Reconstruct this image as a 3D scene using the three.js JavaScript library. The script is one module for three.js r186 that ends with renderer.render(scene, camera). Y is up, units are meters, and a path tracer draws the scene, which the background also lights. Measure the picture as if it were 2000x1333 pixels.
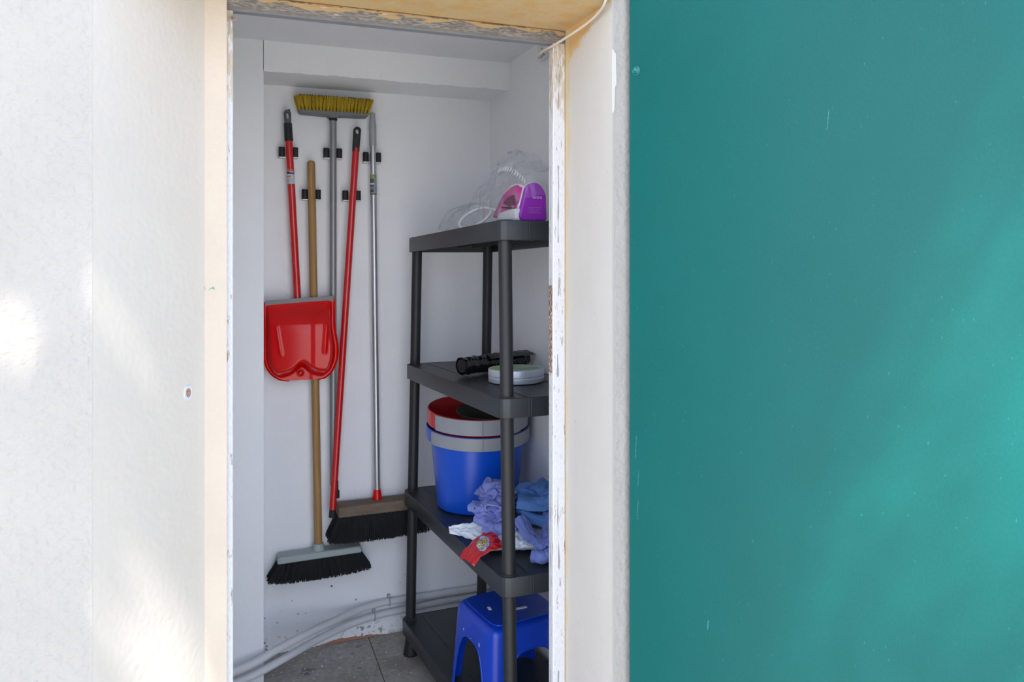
import * as THREE from 'three';
import { RoundedBoxGeometry } from 'three/addons/geometries/RoundedBoxGeometry.js';
import { mergeGeometries, mergeVertices, toCreasedNormals } from 'three/addons/utils/BufferGeometryUtils.js';
import { ImprovedNoise } from 'three/addons/math/ImprovedNoise.js';

// ------------------------------------------------------------------ camera, sky, sun, exposure
const scene = new THREE.Scene();
const lerp = (a, b, t) => a + (b - a) * t;
const renderer = new THREE.WebGLRenderer({ antialias: true });
renderer.toneMapping = THREE.LinearToneMapping;
renderer.toneMappingExposure = 1.28;
renderer.shadowMap.enabled = true;

const EYE = 1.33, YAW = THREE.MathUtils.degToRad(20.5);
const camera = new THREE.PerspectiveCamera(2 * THREE.MathUtils.radToDeg(Math.atan(666.5 / 1480)), 2000 / 1333, 0.05, 200);
camera.position.set(0, EYE, 0);
camera.rotation.y = -YAW;
camera.setViewOffset(2000, 1333, 0, 174.5, 2000, 1333);   // shifted lens: verticals stay vertical

// clear sky: pale at the horizon, bluer overhead
function skyTexture() {
  const w = 64, h = 128, d = new Float32Array(w * h * 4);
  for (let j = 0; j < h; j++) {
    const el = Math.max(0, (j + 0.5) / h * 2 - 1), t = Math.pow(el, 0.55);
    for (let i = 0; i < w; i++) d.set([lerp(1.35, 0.35, t), lerp(1.41, 0.52, t), lerp(1.54, 0.91, t), 1], (j * w + i) * 4);
  }
  const t = new THREE.DataTexture(d, w, h, THREE.RGBAFormat, THREE.FloatType);
  t.mapping = THREE.EquirectangularReflectionMapping; t.magFilter = t.minFilter = THREE.LinearFilter; t.needsUpdate = true;
  return t;
}
scene.background = skyTexture(); scene.environment = scene.background;
scene.backgroundIntensity = scene.environmentIntensity = 1.75;

const SUN = new THREE.Vector3(-0.18, 0.80, 0.60).normalize();     // towards the sun: high, behind the camera, a little left
const sun = new THREE.DirectionalLight(new THREE.Color(1, 0.93, 0.82), 10);
sun.position.copy(SUN).multiplyScalar(12).add(new THREE.Vector3(0.3, 1, -1.3));
sun.target.position.set(0.3, 1, -1.3);
sun.castShadow = true; sun.shadow.mapSize.set(2048, 2048);
Object.assign(sun.shadow.camera, { left: -6, right: 6, top: 6, bottom: -6, near: 1, far: 30 });
scene.add(sun, sun.target);

// ------------------------------------------------------------------ helpers
const rnd = ((s) => () => { s = (s + 0x6d2b79f5) | 0; let t = Math.imul(s ^ (s >>> 15), 1 | s); t = (t + Math.imul(t ^ (t >>> 7), 61 | t)) ^ t; return ((t ^ (t >>> 14)) >>> 0) / 4294967296; })(7);
const perlin = new ImprovedNoise();
const noise = (x, y, z = 0) => perlin.noise(x + 31.7, y + 17.3, z + 5.1);
const fbm = (x, y, z = 0, o = 4) => { let s = 0, a = 0.5; for (let i = 0; i < o; i++) { s += a * noise(x, y, z + i * 7.3); x *= 2.03; y *= 2.03; z *= 2.03; a *= 0.5; } return s; };
const sm = (a, b, x) => { const t = Math.min(1, Math.max(0, (x - a) / (b - a))); return t * t * (3 - 2 * t); };

const mixc = (a, b, t) => [0, 1, 2].map((i) => a[i] + (b[i] - a[i]) * t);
const V = (x, y, d) => new THREE.Vector3(x, y, -d);              // d is the distance behind the camera plane, along the doorway's depth
const lin = (hex) => { const c = new THREE.Color(hex); return [c.r, c.g, c.b]; };

// a texture computed pixel by pixel; fn(u, v) returns linear rgb or one grey level
function tex(w, h, fn, { color = true, size = null, mirror = true } = {}) {
  const d = new Uint8Array(w * h * 4), enc = (x) => 255 * (x <= 0.0031308 ? 12.92 * Math.max(0, x) : 1.055 * Math.pow(Math.min(1, x), 1 / 2.4) - 0.055);
  for (let j = 0; j < h; j++) for (let i = 0; i < w; i++) {
    const r = fn((i + 0.5) / w, (j + 0.5) / h), k = (j * w + i) * 4;
    for (let c = 0; c < 3; c++) { const x = Array.isArray(r) ? r[c] : r; d[k + c] = Math.round(color ? enc(x) : 255 * Math.min(1, Math.max(0, x))); }
    d[k + 3] = 255;
  }
  const t = new THREE.DataTexture(d, w, h);
  t.magFilter = THREE.LinearFilter; t.minFilter = THREE.LinearMipmapLinearFilter; t.generateMipmaps = true;
  t.wrapS = t.wrapT = mirror ? THREE.MirroredRepeatWrapping : THREE.ClampToEdgeWrapping;
  if (size) t.repeat.set(1 / size[0], 1 / size[1]);
  if (color) t.colorSpace = THREE.SRGBColorSpace;
  t.needsUpdate = true;
  return t;
}
function canvasTex(w, h, draw) {
  const c = document.createElement('canvas'); c.width = w; c.height = h; draw(c.getContext('2d'), w, h);
  const t = new THREE.CanvasTexture(c); t.colorSpace = THREE.SRGBColorSpace; return t;
}
const std = (o) => new THREE.MeshStandardMaterial(o);
const phys = (o) => new THREE.MeshPhysicalMaterial(o);
const rgb = (r, g, b) => new THREE.Color().setRGB(r, g, b);

// uv in metres on every face, from the way it faces
function uvMetres(g) {
  g = g.index ? g.toNonIndexed() : g;
  const p = g.attributes.position, n = g.attributes.normal, uv = new Float32Array(p.count * 2);
  for (let i = 0; i < p.count; i++) {
    const nx = n.getX(i), ny = n.getY(i), nz = n.getZ(i), x = p.getX(i), y = p.getY(i), z = p.getZ(i);
    if (Math.abs(ny) > 0.8) { uv[2 * i] = x; uv[2 * i + 1] = -z; continue; }
    const l = Math.hypot(nx, nz) || 1; uv[2 * i] = (x * nz - z * nx) / l; uv[2 * i + 1] = y;
  }
  g.setAttribute('uv', new THREE.BufferAttribute(uv, 2));
  return g;
}
const used = new Map();
function numbered(name) { const n = used.get(name) ?? 0; used.set(name, n + 1); return n ? `${name}_${String(n).padStart(3, '0')}` : name; }
// a thing: a group at its base; its parts are given in world coordinates
function thing(name, label, category, base, group) {
  const o = new THREE.Group(); o.name = numbered(name); o.position.copy(base); scene.add(o);
  o.userData = { label, category }; if (group) o.userData.group = group;
  return o;
}
const wp = (o) => { const v = new THREE.Vector3(); while (o && o !== scene) { v.add(o.position); o = o.parent; } return v; };
function part(parent, name, geo, mat, extra) {
  const g = Array.isArray(geo) ? mergeGeometries(geo.map((x) => { x = x.index ? x.toNonIndexed() : x; for (const k of Object.keys(x.attributes)) if (!['position', 'normal', 'uv'].includes(k)) x.deleteAttribute(k); return x; })) : geo;
  const w = wp(parent); g.translate(-w.x, -w.y, -w.z);
  const m = new THREE.Mesh(g, mat); m.name = name; m.castShadow = m.receiveShadow = true;
  if (extra) Object.assign(m.userData, extra);
  parent.add(m); return m;
}
function struct(name, geo, mat) { const m = part(scene, name, geo, mat, { kind: 'structure' }); return m; }
function structGroup(name) { const o = new THREE.Group(); o.name = name; o.userData.kind = 'structure'; scene.add(o); return o; }
// an upright prism over a plan of [X, D] points
function prism(plan, y0, y1, bevel = 0) {
  const s = new THREE.Shape(plan.map(([x, d]) => new THREE.Vector2(x, d)));
  const g = new THREE.ExtrudeGeometry(s, { depth: y1 - y0 - 2 * bevel, bevelEnabled: bevel > 0, bevelSize: bevel, bevelThickness: bevel, bevelOffset: -bevel, bevelSegments: 2 });
  g.rotateX(-Math.PI / 2); g.translate(0, y0 + bevel, 0); return g;
}
const block = (x0, x1, y0, y1, d0, d1) => { const g = new THREE.BoxGeometry(x1 - x0, y1 - y0, d1 - d0); g.translate((x0 + x1) / 2, (y0 + y1) / 2, -(d0 + d1) / 2); return g; };
const rblock = (x0, x1, y0, y1, d0, d1, r, s = 3) => { const g = new RoundedBoxGeometry(x1 - x0, y1 - y0, d1 - d0, s, r); g.translate((x0 + x1) / 2, (y0 + y1) / 2, -(d0 + d1) / 2); return g; };
// a round bar from a to b
function bar(a, b, r0, r1 = r0, seg = 20, caps = true) {
  const d = b.clone().sub(a), g = new THREE.CylinderGeometry(r1, r0, d.length(), seg, 1, !caps);
  g.applyQuaternion(new THREE.Quaternion().setFromUnitVectors(new THREE.Vector3(0, 1, 0), d.clone().normalize()));
  const m = a.clone().add(b).multiplyScalar(0.5); g.translate(m.x, m.y, m.z); return g;
}
const tube = (pts, r, n = 80, seg = 10, closed = false) => new THREE.TubeGeometry(new THREE.CatmullRomCurve3(pts, closed), n, r, seg, closed);
// lathe round a vertical axis, profile of [radius, y]
function lathe(profile, x, d, seg = 64) { const g = new THREE.LatheGeometry(profile.map(([r, y]) => new THREE.Vector2(r, y)), seg); g.translate(x, 0, -d); return g; }
// a sheet with thickness from fn(u, v)
function sheet(fn, nu, nv, thick = 0.002, closedU = false) {
  const P = [], idx = [], uv = [];
  for (let j = 0; j <= nv; j++) for (let i = 0; i <= nu; i++) { P.push(fn(i / nu, j / nv)); uv.push(i / nu, j / nv); }
  const w = nu + 1;
  for (let j = 0; j < nv; j++) for (let i = 0; i < nu; i++) { const a = j * w + i; idx.push(a, a + 1, a + w, a + 1, a + w + 1, a + w); }
  const flat = (pts) => new THREE.BufferAttribute(new Float32Array(pts.flatMap((p) => [p.x, p.y, p.z])), 3);
  const front = new THREE.BufferGeometry(); front.setAttribute('position', flat(P)); front.setAttribute('uv', new THREE.Float32BufferAttribute(uv, 2)); front.setIndex(idx); front.computeVertexNormals();
  if (!thick) return front;
  const n = front.attributes.normal, Q = P.map((p, i) => new THREE.Vector3(p.x - n.getX(i) * thick, p.y - n.getY(i) * thick, p.z - n.getZ(i) * thick));
  const back = new THREE.BufferGeometry(); back.setAttribute('position', flat(Q)); back.setAttribute('uv', new THREE.Float32BufferAttribute(uv, 2));
  back.setIndex(idx.reduce((o, _, k) => (k % 3 === 0 ? o.push(idx[k], idx[k + 2], idx[k + 1]) : 0, o), [])); back.computeVertexNormals();
  const ring = []; for (let i = 0; i < nu; i++) ring.push([i, i + 1]); for (let j = 0; j < nv; j++) ring.push([j * w + nu, (j + 1) * w + nu]);
  for (let i = nu; i > 0; i--) ring.push([nv * w + i, nv * w + i - 1]); for (let j = nv; j > 0; j--) ring.push([j * w, (j - 1) * w]);
  const ep = [], eu = []; for (const [a, b] of ring) for (const k of [P[a], Q[a], P[b], P[b], Q[a], Q[b]]) { ep.push(k.x, k.y, k.z); eu.push(0, 0); }
  const edge = new THREE.BufferGeometry(); edge.setAttribute('position', new THREE.Float32BufferAttribute(ep, 3)); edge.setAttribute('uv', new THREE.Float32BufferAttribute(eu, 2)); edge.computeVertexNormals();
  return mergeGeometries([front.toNonIndexed(), back.toNonIndexed(), edge]);
}

// ------------------------------------------------------------------ surface materials
const stuccoBump = tex(512, 512, (u, v) => 0.5 + 0.55 * fbm(u * 26, v * 30, 0, 4) + 0.25 * Math.max(0, noise(u * 60, v * 70, 3)), { color: false, size: [0.4, 0.4] });
const trowelBump = tex(512, 512, (u, v) => 0.5 + 0.5 * fbm(u * 7 + 1.2 * noise(u * 3, v * 3), v * 9, 2, 4) + 0.12 * noise(u * 70, v * 70, 8), { color: false, size: [0.7, 0.7] });
const paintedBump = tex(512, 512, (u, v) => 0.5 + 0.5 * fbm(u * 14, v * 14, 9, 3) + 0.2 * noise(u * 60, v * 60, 1), { color: false, size: [0.6, 0.6] });
const blotch = (base, amp, f, s) => tex(512, 512, (u, v) => { const k = 1 + amp * fbm(u * f, v * f, s, 5); return base.map((c) => c * k); }, { size: [1.3, 1.3] });
const M = {};
M.facade = std({ map: blotch([0.43, 0.41, 0.378], 0.10, 7, 1), bumpMap: stuccoBump, bumpScale: 0.0042, roughness: 0.95 });
M.revealLeft = std({ map: blotch([0.63, 0.588, 0.535], 0.07, 5, 2), bumpMap: trowelBump, bumpScale: 0.0022, roughness: 0.9 });
M.beige = std({ map: blotch([0.61, 0.53, 0.44], 0.10, 8, 3), bumpMap: stuccoBump, bumpScale: 0.0018, roughness: 0.92 });
M.grit = std({ map: blotch([0.41, 0.388, 0.36], 0.10, 8, 4), bumpMap: stuccoBump, bumpScale: 0.0026, roughness: 0.95 });
M.inner = std({ map: blotch([0.875, 0.893, 0.915], 0.035, 5, 5), bumpMap: paintedBump, bumpScale: 0.0016, roughness: 0.85 });
M.ceiling = std({ map: blotch([0.80, 0.815, 0.84], 0.05, 6, 6), bumpMap: paintedBump, bumpScale: 0.0016, roughness: 0.9 });

// ------------------------------------------------------------------ the setting
const DF = 1.288, DR = 1.488, DB = 1.56, DW = 2.417, DN = 2.62, XR = 0.893, XL = -0.16, HC = 1.972, HL = 1.81;
const TOP = 3.1;
// left side of the doorway: rough facade, smooth splayed reveal, beige strip beside the frame
const wf = structGroup('wall_front');
part(wf, 'left_pier', uvMetres(prism([[-3.2, DF], [-0.192, DF], [-0.192, DB], [-3.2, DB]], 0, TOP)), M.facade);
part(wf, 'left_reveal', uvMetres(prism([[-0.192, DF + 0.0005], [-0.0407, DR], [-0.0407, DB], [-0.192, DB]], 0, TOP)), M.revealLeft);
part(wf, 'left_strip', uvMetres(prism([[-0.0407, DR], [-0.0033, DR], [-0.0033, DR + 0.014], [-0.0407, DR + 0.014]], 0, HL + 0.01)), M.beige);
part(wf, 'left_core', uvMetres(prism([[-0.0407, DR + 0.0142], [-0.012, DR + 0.0142], [-0.012, DB], [-0.0407, DB]], 0, HL)), M.inner);
// right side: gritty outer edge and a smooth reveal with ochre dabs, and warm lintel bounce painted in at the top
part(wf, 'right_pier', uvMetres(block(0.689, 1.75, 0, TOP, DF, DB)), M.grit);
const BOUNCE_OCHRE = [0.66, 0.375, 0.09], CREAM = [0.605, 0.578, 0.535];
const revealMap = tex(256, 1024, (u, v) => {
  const y = v * HL, d = lerp(DB, DF, u), g = fbm(u * 9, y * 40, 3, 5), n = fbm(u * 60, y * 240, 7, 3);
  let c = CREAM.map((k) => k * (1 + 0.05 * fbm(u * 4, y * 9, 1, 4)));
  // corner bounce light painted in as an ochre wedge, its edge broken by grain
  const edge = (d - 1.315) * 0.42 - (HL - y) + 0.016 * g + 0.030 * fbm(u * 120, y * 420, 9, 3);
  if (edge > 0) c = mixc(c, BOUNCE_OCHRE.map((k) => k * (1 + 0.25 * n)), 0.8);
  // ochre left along the frame, in dabs
  const line = 0.017 * (0.5 + fbm(3, y * 14, 5, 4)) + 0.01 * sm(1.0, 1.7, y) - Math.max(0, 1.500 - d) + 0.008 * n;
  if (line > 0) c = mixc(c, [0.64, 0.50, 0.28], 0.5 + 0.3 * sm(0, 0.01, line));
  // grey scuffs where plaster has chipped
  if (fbm(u * 30, y * 60, 12, 3) > 0.40) c = mixc(c, [0.45, 0.40, 0.34], 0.55);
  return c;
}, { mirror: false });
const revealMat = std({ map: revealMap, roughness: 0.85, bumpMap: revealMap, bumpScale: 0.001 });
const revealEdge = std({ color: rgb(0.44, 0.42, 0.385), roughness: 0.9 });
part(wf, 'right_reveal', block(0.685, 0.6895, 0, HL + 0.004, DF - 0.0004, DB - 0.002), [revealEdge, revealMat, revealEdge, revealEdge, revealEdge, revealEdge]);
// filler smeared along the outer corner of the right reveal
{
  const s = new THREE.Shape(); const yy = [1.595, 1.60, 1.645, 1.65, 1.675, 1.708, 1.716], xr = [0.0005, 0.004, 0.0052, 0.0085, 0.0078, 0.0072, 0.001];
  s.moveTo(0, yy[0]); yy.forEach((y, i) => s.lineTo(xr[i], y)); s.lineTo(0, yy[6]);
  const g = new THREE.ExtrudeGeometry(s, { depth: 0.0015, bevelEnabled: true, bevelSize: 0.0006, bevelThickness: 0.0006, bevelSegments: 2 }); g.translate(0.6858, 0, -DF - 0.0006);
  part(wf, 'filler_patch', g, std({ color: rgb(0.62, 0.60, 0.555), roughness: 0.9 }));
}
// lintel and the closed wall above
const lintelMap = tex(512, 256, (u, v) => {
  const g = fbm(u * 14, v * 6, 2, 5), n = fbm(u * 90, v * 50, 6, 3);
  let c = mixc([0.55, 0.40, 0.21], [0.56, 0.35, 0.135], sm(-0.05, 0.25, g + 0.3 * n));
  if (fbm(u * 40, v * 22, 9, 4) > 0.33) c = mixc(c, [0.42, 0.33, 0.2], 0.5);
  return c;
}, { size: [0.9, 0.28] });
const ochreMat = std({ map: lintelMap, bumpMap: trowelBump, bumpScale: 0.0018, roughness: 0.9 });
part(wf, 'lintel', uvMetres(block(-0.2, 0.689, HL, TOP, DF, DB)), ochreMat);
part(wf, 'facade_above', uvMetres(block(-0.2, 0.689, HL + 0.004, TOP, DF - 0.004, DF)), M.facade);

// the cupboard inside
const backMap = tex(512, 1024, (u, v) => {
  const x = lerp(0.0, XR, u), y = v * HC;
  let c = [0.875, 0.893, 0.915].map((k) => k * (1 + 0.045 * fbm(x * 7, y * 7, 5, 5)));
  const g = fbm(x * 60, y * 60, 4, 4);
  // mould and knocked-off paint by the floor, in specks
  const low = sm(0.2, 0.0, y);
  if (low > 0 && g + 0.24 * low * (sm(0.54, 0.47, x) * sm(0.38, 0.44, x) + sm(0.16, 0.12, x)) > 0.42) c = mixc(c, [0.16, 0.15, 0.13], 0.75);
  else if (y < 0.08 && g > 0.10 + y * 3) c = mixc(c, [0.50, 0.42, 0.33], 0.5);
  if (y < 0.012 * sm(0.26, 0.36, x) * sm(0.52, 0.42, x) * (1 + 0.9 * fbm(x * 24, 2, 1, 4)) + 0.004 * fbm(x * 90, y * 90, 2, 2)) c = mixc(c, [0.38, 0.14, 0.06], 0.9);
  // runs of white paint
  for (const [rx, a, b] of [[0.128, 0.20, 0.36], [0.125, 0.02, 0.10], [0.405, 0.02, 0.085], [0.44, 0.02, 0.12], [0.16, 0.23, 0.30]])
    if (Math.abs(x - rx - 0.001 * noise(y * 30, rx * 50)) < 0.0024 && y > a && y < b) c = [0.93, 0.93, 0.93];
  if (Math.hypot(x - 0.327, y - 0.196) < 0.0032) c = [0.05, 0.05, 0.05];
  return c;
}, { mirror: false });
const backMat = std({ map: backMap, bumpMap: paintedBump.clone(), bumpScale: 0.0016, roughness: 0.85 });
backMat.bumpMap.repeat.set(1.5, 3.2);
const wb = structGroup('wall_back');
part(wb, 'recess_back', block(0.0, XR, 0, HC, DN, DN + 0.14), [M.inner, M.inner, M.inner, M.inner, backMat, M.inner]);
part(wb, 'left_pier', uvMetres(prism([[XL - 0.15, DW], [0.0995, DW], [0.0985, DN + 0.14], [XL - 0.15, DN + 0.14]], 0, HC + 0.02)), M.inner);
// beam over the recess, its lower edge rough from the trowel
{
  const g = new THREE.BoxGeometry(XR - 0.098, HC - 1.88, DN + 0.02 - DW, 120, 2, 6); g.translate((XR + 0.098) / 2, (HC + 1.88) / 2, -(DW + DN + 0.02) / 2);
  const p = g.attributes.position;
  for (let i = 0; i < p.count; i++) if (p.getY(i) < 1.8805 && p.getZ(i) > -DW - 0.001) { const n = fbm(p.getX(i) * 26, 1, 3, 4); p.setY(i, 1.8795 + 0.006 * n); p.setZ(i, p.getZ(i) + 0.004 * Math.max(0, n)); }
  g.computeVertexNormals();
  part(wb, 'beam', uvMetres(toCreasedNormals(g, 0.6)), M.inner);
}
struct('wall_right', uvMetres(block(XR, XR + 0.16, 0, HC + 0.1, DB, DN + 0.14)), M.inner);
struct('wall_left', uvMetres(block(XL - 0.16, XL, 0, HC + 0.1, DB, DN)), M.inner);
struct('ceiling', uvMetres(block(XL - 0.16, XR + 0.16, HC, HC + 0.14, DB - 0.02, DN + 0.14)), M.ceiling);

// floor: worn grey tiles spattered with white paint, joints recessed
const tileMap = tex(1024, 1024, (u, v) => {
  const g = fbm(u * 9, v * 9, 2, 5), n = fbm(u * 60, v * 60, 4, 4);
  let c = mixc([0.34, 0.305, 0.27], [0.46, 0.435, 0.41], sm(-0.3, 0.35, g + 0.7 * n));
  if (fbm(u * 16, v * 13, 15, 4) > 0.22) c = mixc(c, [0.47, 0.45, 0.42], 0.55 * sm(0.22, 0.3, fbm(u * 16, v * 13, 15, 4)));
  if (fbm(u * 11, v * 11, 21, 5) + 0.3 * n > 0.33) c = mixc(c, [0.09, 0.085, 0.08], 0.6);
  if (noise(u * 75, v * 75, 31) > 0.54 || noise(u * 38, v * 38, 33) > 0.62) c = [0.72, 0.72, 0.71];
  return c;
}, { size: [0.9, 0.9] });
const tileMat = std({ map: tileMap, bumpMap: tileMap, bumpScale: 0.0012, roughness: 0.72 });
const floor = structGroup('floor');
part(floor, 'screed', uvMetres(block(XL - 0.1, XR + 0.1, -0.14, -0.006, DF, DN + 0.1)), std({ color: rgb(0.07, 0.065, 0.06), roughness: 0.95 }));
for (let i = -2; i < 2; i++) for (let j = -1; j < 4; j++) {
  const x0 = 0.452 + i * 0.4, d1 = 2.474 - j * 0.4, g = rblock(Math.max(XL, x0 + 0.001), Math.min(XR, x0 + 0.399), -0.02, 0.0012 * (rnd() - 0.5), Math.max(DB - 0.05, d1 - 0.399), Math.min(DN, d1 - 0.001), 0.0018, 2);
  if (d1 - 0.4 < DN && d1 > DB - 0.04) part(floor, 'tile', uvMetres(g), tileMat);
}
// the yard in front, sunlit paving beyond the tree's shade
struct('ground', uvMetres(block(-9, 9, -0.16, -0.03, -11, DF + 0.002)), std({ map: blotch([0.42, 0.40, 0.37], 0.2, 9, 11), roughness: 0.9 }));

// ------------------------------------------------------------------ door frame: grey metal under flaking white paint
const flake = (dark) => (u, v) => {
  const y = v * HL, g = fbm(u * 5, y * 26, 3 + dark, 5), n = fbm(u * 26, y * 120, 8, 3);
  const worn = g + 0.45 * n + 0.22 * sm(1.68, 1.74, y);
  let c = mixc([0.68, 0.69, 0.72], [0.60, 0.605, 0.62], sm(-0.2, 0.3, n));
  if (worn > 0.33) c = mixc([0.30, 0.29, 0.285], [0.40, 0.36, 0.29], sm(-0.2, 0.2, n));
  if (y > 1.66 + 0.05 * noise(u * 3, 2) && fbm(u * 6, y * 30, 14, 4) > -0.05) c = mixc(c, [0.50, 0.42, 0.29], 0.7);
  if (Math.abs(u - 0.42 - 0.16 * noise(1, y * 7)) < 0.035 + 0.06 * noise(4, y * 24) && fbm(2, y * 7, 1, 4) > 0.10) c = mixc(c, [0.21, 0.22, 0.24], 0.8);
  return c;
};
const jambMap = tex(128, 1024, flake(0), { mirror: false }), jambMat = std({ map: jambMap, bumpMap: jambMap, bumpScale: 0.0012, roughness: 0.6 });
const headMap = tex(1024, 128, (u, v) => {
  const x = u * 0.72, g = fbm(x * 16, v * 2, 5, 5), n = fbm(x * 80, v * 10, 2, 4);
  let c = mixc([0.14, 0.13, 0.118], [0.27, 0.255, 0.235], sm(-0.25, 0.3, n + 0.5 * g));
  if (v < 0.22 + 0.1 * noise(x * 40, 1)) c = mixc(c, [0.15, 0.15, 0.155], 0.7);
  if (v + 0.7 * g > 0.74) c = mixc(c, [0.50, 0.33, 0.13], 0.75);
  if (fbm(x * 30, v * 4, 19, 4) > 0.32 && v > 0.25) c = mixc(c, [0.62, 0.60, 0.58], 0.5);
  if (v > 0.9 && n + g > 0.12) c = mixc(c, [0.06, 0.05, 0.04], 0.8);
  return c;
}, { mirror: false });
const headMat = std({ map: headMap, bumpMap: headMap, bumpScale: 0.0015, roughness: 0.65 });
const greyEdge = std({ map: blotch([0.20, 0.21, 0.235], 0.35, 12, 8), roughness: 0.6 });
const fr = structGroup('door_frame');
part(fr, 'right_jamb', rblock(0.655, 0.6848, 0, HL - 0.028, 1.5, 1.524, 0.003), jambMat);
part(fr, 'left_jamb', rblock(-0.03, 0.0078, 0, HL - 0.028, 1.503, 1.524, 0.003), jambMat);
part(fr, 'head', rblock(-0.03, 0.6848, HL - 0.031, HL - 0.0005, 1.5, 1.524, 0.003), [greyEdge, greyEdge, greyEdge, greyEdge, headMat, greyEdge]);
// rusty strike plate let into the right jamb's edge, and a small hook on the left one
const rustMat = std({ map: tex(64, 512, (u, v) => { const g = fbm(u * 5, v * 24, 4, 5); return g > 0.12 ? [0.58, 0.55, 0.55] : mixc([0.16, 0.09, 0.06], [0.36, 0.22, 0.16], sm(-0.3, 0.1, g)); }, { mirror: false }), roughness: 0.75, metalness: 0.2 });
part(fr, 'strike_plate', rblock(0.6538, 0.657, 1.068, 1.257, 1.503, 1.521, 0.0012), rustMat);
part(fr, 'hook', [bar(V(0.006, 1.765, 1.5), V(0.006, 1.765, 1.488), 0.0022), new THREE.TorusGeometry(0.0055, 0.0018, 8, 20, 4.2).rotateZ(2.2).translate(0.0085, 1.762, -1.487)], rustMat);

// ------------------------------------------------------------------ the green door, swung open against the right
const HX = 0.7155, HD = 1.2755, OPEN = THREE.MathUtils.degToRad(20);   // 110 degrees open
const doorMap = tex(1024, 1024, (u, v) => {
  const k = 1 + 0.10 * fbm(u * 5, v * 9, 3, 5) + 0.10 * noise(u * 260, v * 520, 2);
  let c = [0.0004 * k, 0.112 * k, 0.105 * k];
  if (noise(u * 170, v * 340, 9) > 0.70) c = mixc(c, [0.08, 0.34, 0.32], 0.3);
  for (const [a, b, dx, dy, w] of [[0.53, 0.80, 0.002, 0.008, 0.0006], [0.022, 0.50, 0.002, 0.012, 0.0006], [0.03, 0.47, 0.001, 0.008, 0.0006], [0.028, 0.44, 0.002, 0.008, 0.0006], [0.24, 0.355, 0.001, 0.004, 0.001]])
    if (Math.abs(v - b) < dy && Math.abs(u - a - dx * (v - b) / dy) < w) c = mixc(c, [0.35, 0.6, 0.58], 0.3);
  return c;
}, { mirror: false });
const peel = tex(512, 512, (u, v) => 0.5 + 0.4 * noise(u * 80, v * 80, 2) + 0.3 * noise(u * 36, v * 36, 5), { color: false, size: [0.15, 0.15] });
const doorMat = phys({ map: doorMap, roughness: 0.36, specularIntensity: 0.6, bumpMap: peel, bumpScale: 0.00006 });
doorMat.bumpMap = peel.clone(); doorMat.bumpMap.repeat.set(6, 14);
const door = structGroup('door_1');
door.position.set(HX, 0, -HD); door.rotation.y = OPEN - Math.PI / 2;
{
  // leaf runs along local x from the hinge; its inner face looks to the left of the picture
  const g = new RoundedBoxGeometry(0.74, 1.9, 0.032, 3, 0.002); const uv = g.attributes.uv, p = g.attributes.position;
  for (let i = 0; i < p.count; i++) uv.setXY(i, p.getX(i) / 0.74 + 0.5, p.getY(i) / 1.9 + 0.5);
  g.translate(0.37, 0.95 + 0.01, -0.016);
  const leaf = new THREE.Mesh(g, doorMat); leaf.name = 'leaf'; leaf.castShadow = leaf.receiveShadow = true; door.add(leaf);
  const bolt = new THREE.Mesh(mergeGeometries([
    new THREE.CylinderGeometry(0.0062, 0.0078, 0.003, 24).rotateX(Math.PI / 2).translate(0.0175, 1.674, 0.0012),
    new THREE.SphereGeometry(0.0042, 20, 12, 0, 6.2832, 0, 1.5708).rotateX(Math.PI / 2).translate(0.0175, 1.674, 0.0022),
    new THREE.TorusGeometry(0.0079, 0.0011, 8, 28).translate(0.0175, 1.672, 0.0006)].map((x) => x.toNonIndexed())),
    phys({ color: rgb(0.008, 0.19, 0.19), roughness: 0.2, clearcoat: 0.6 }));
  bolt.name = 'bolt'; bolt.userData.label = 'painted-over bolt head'; door.add(bolt);
}
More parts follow.
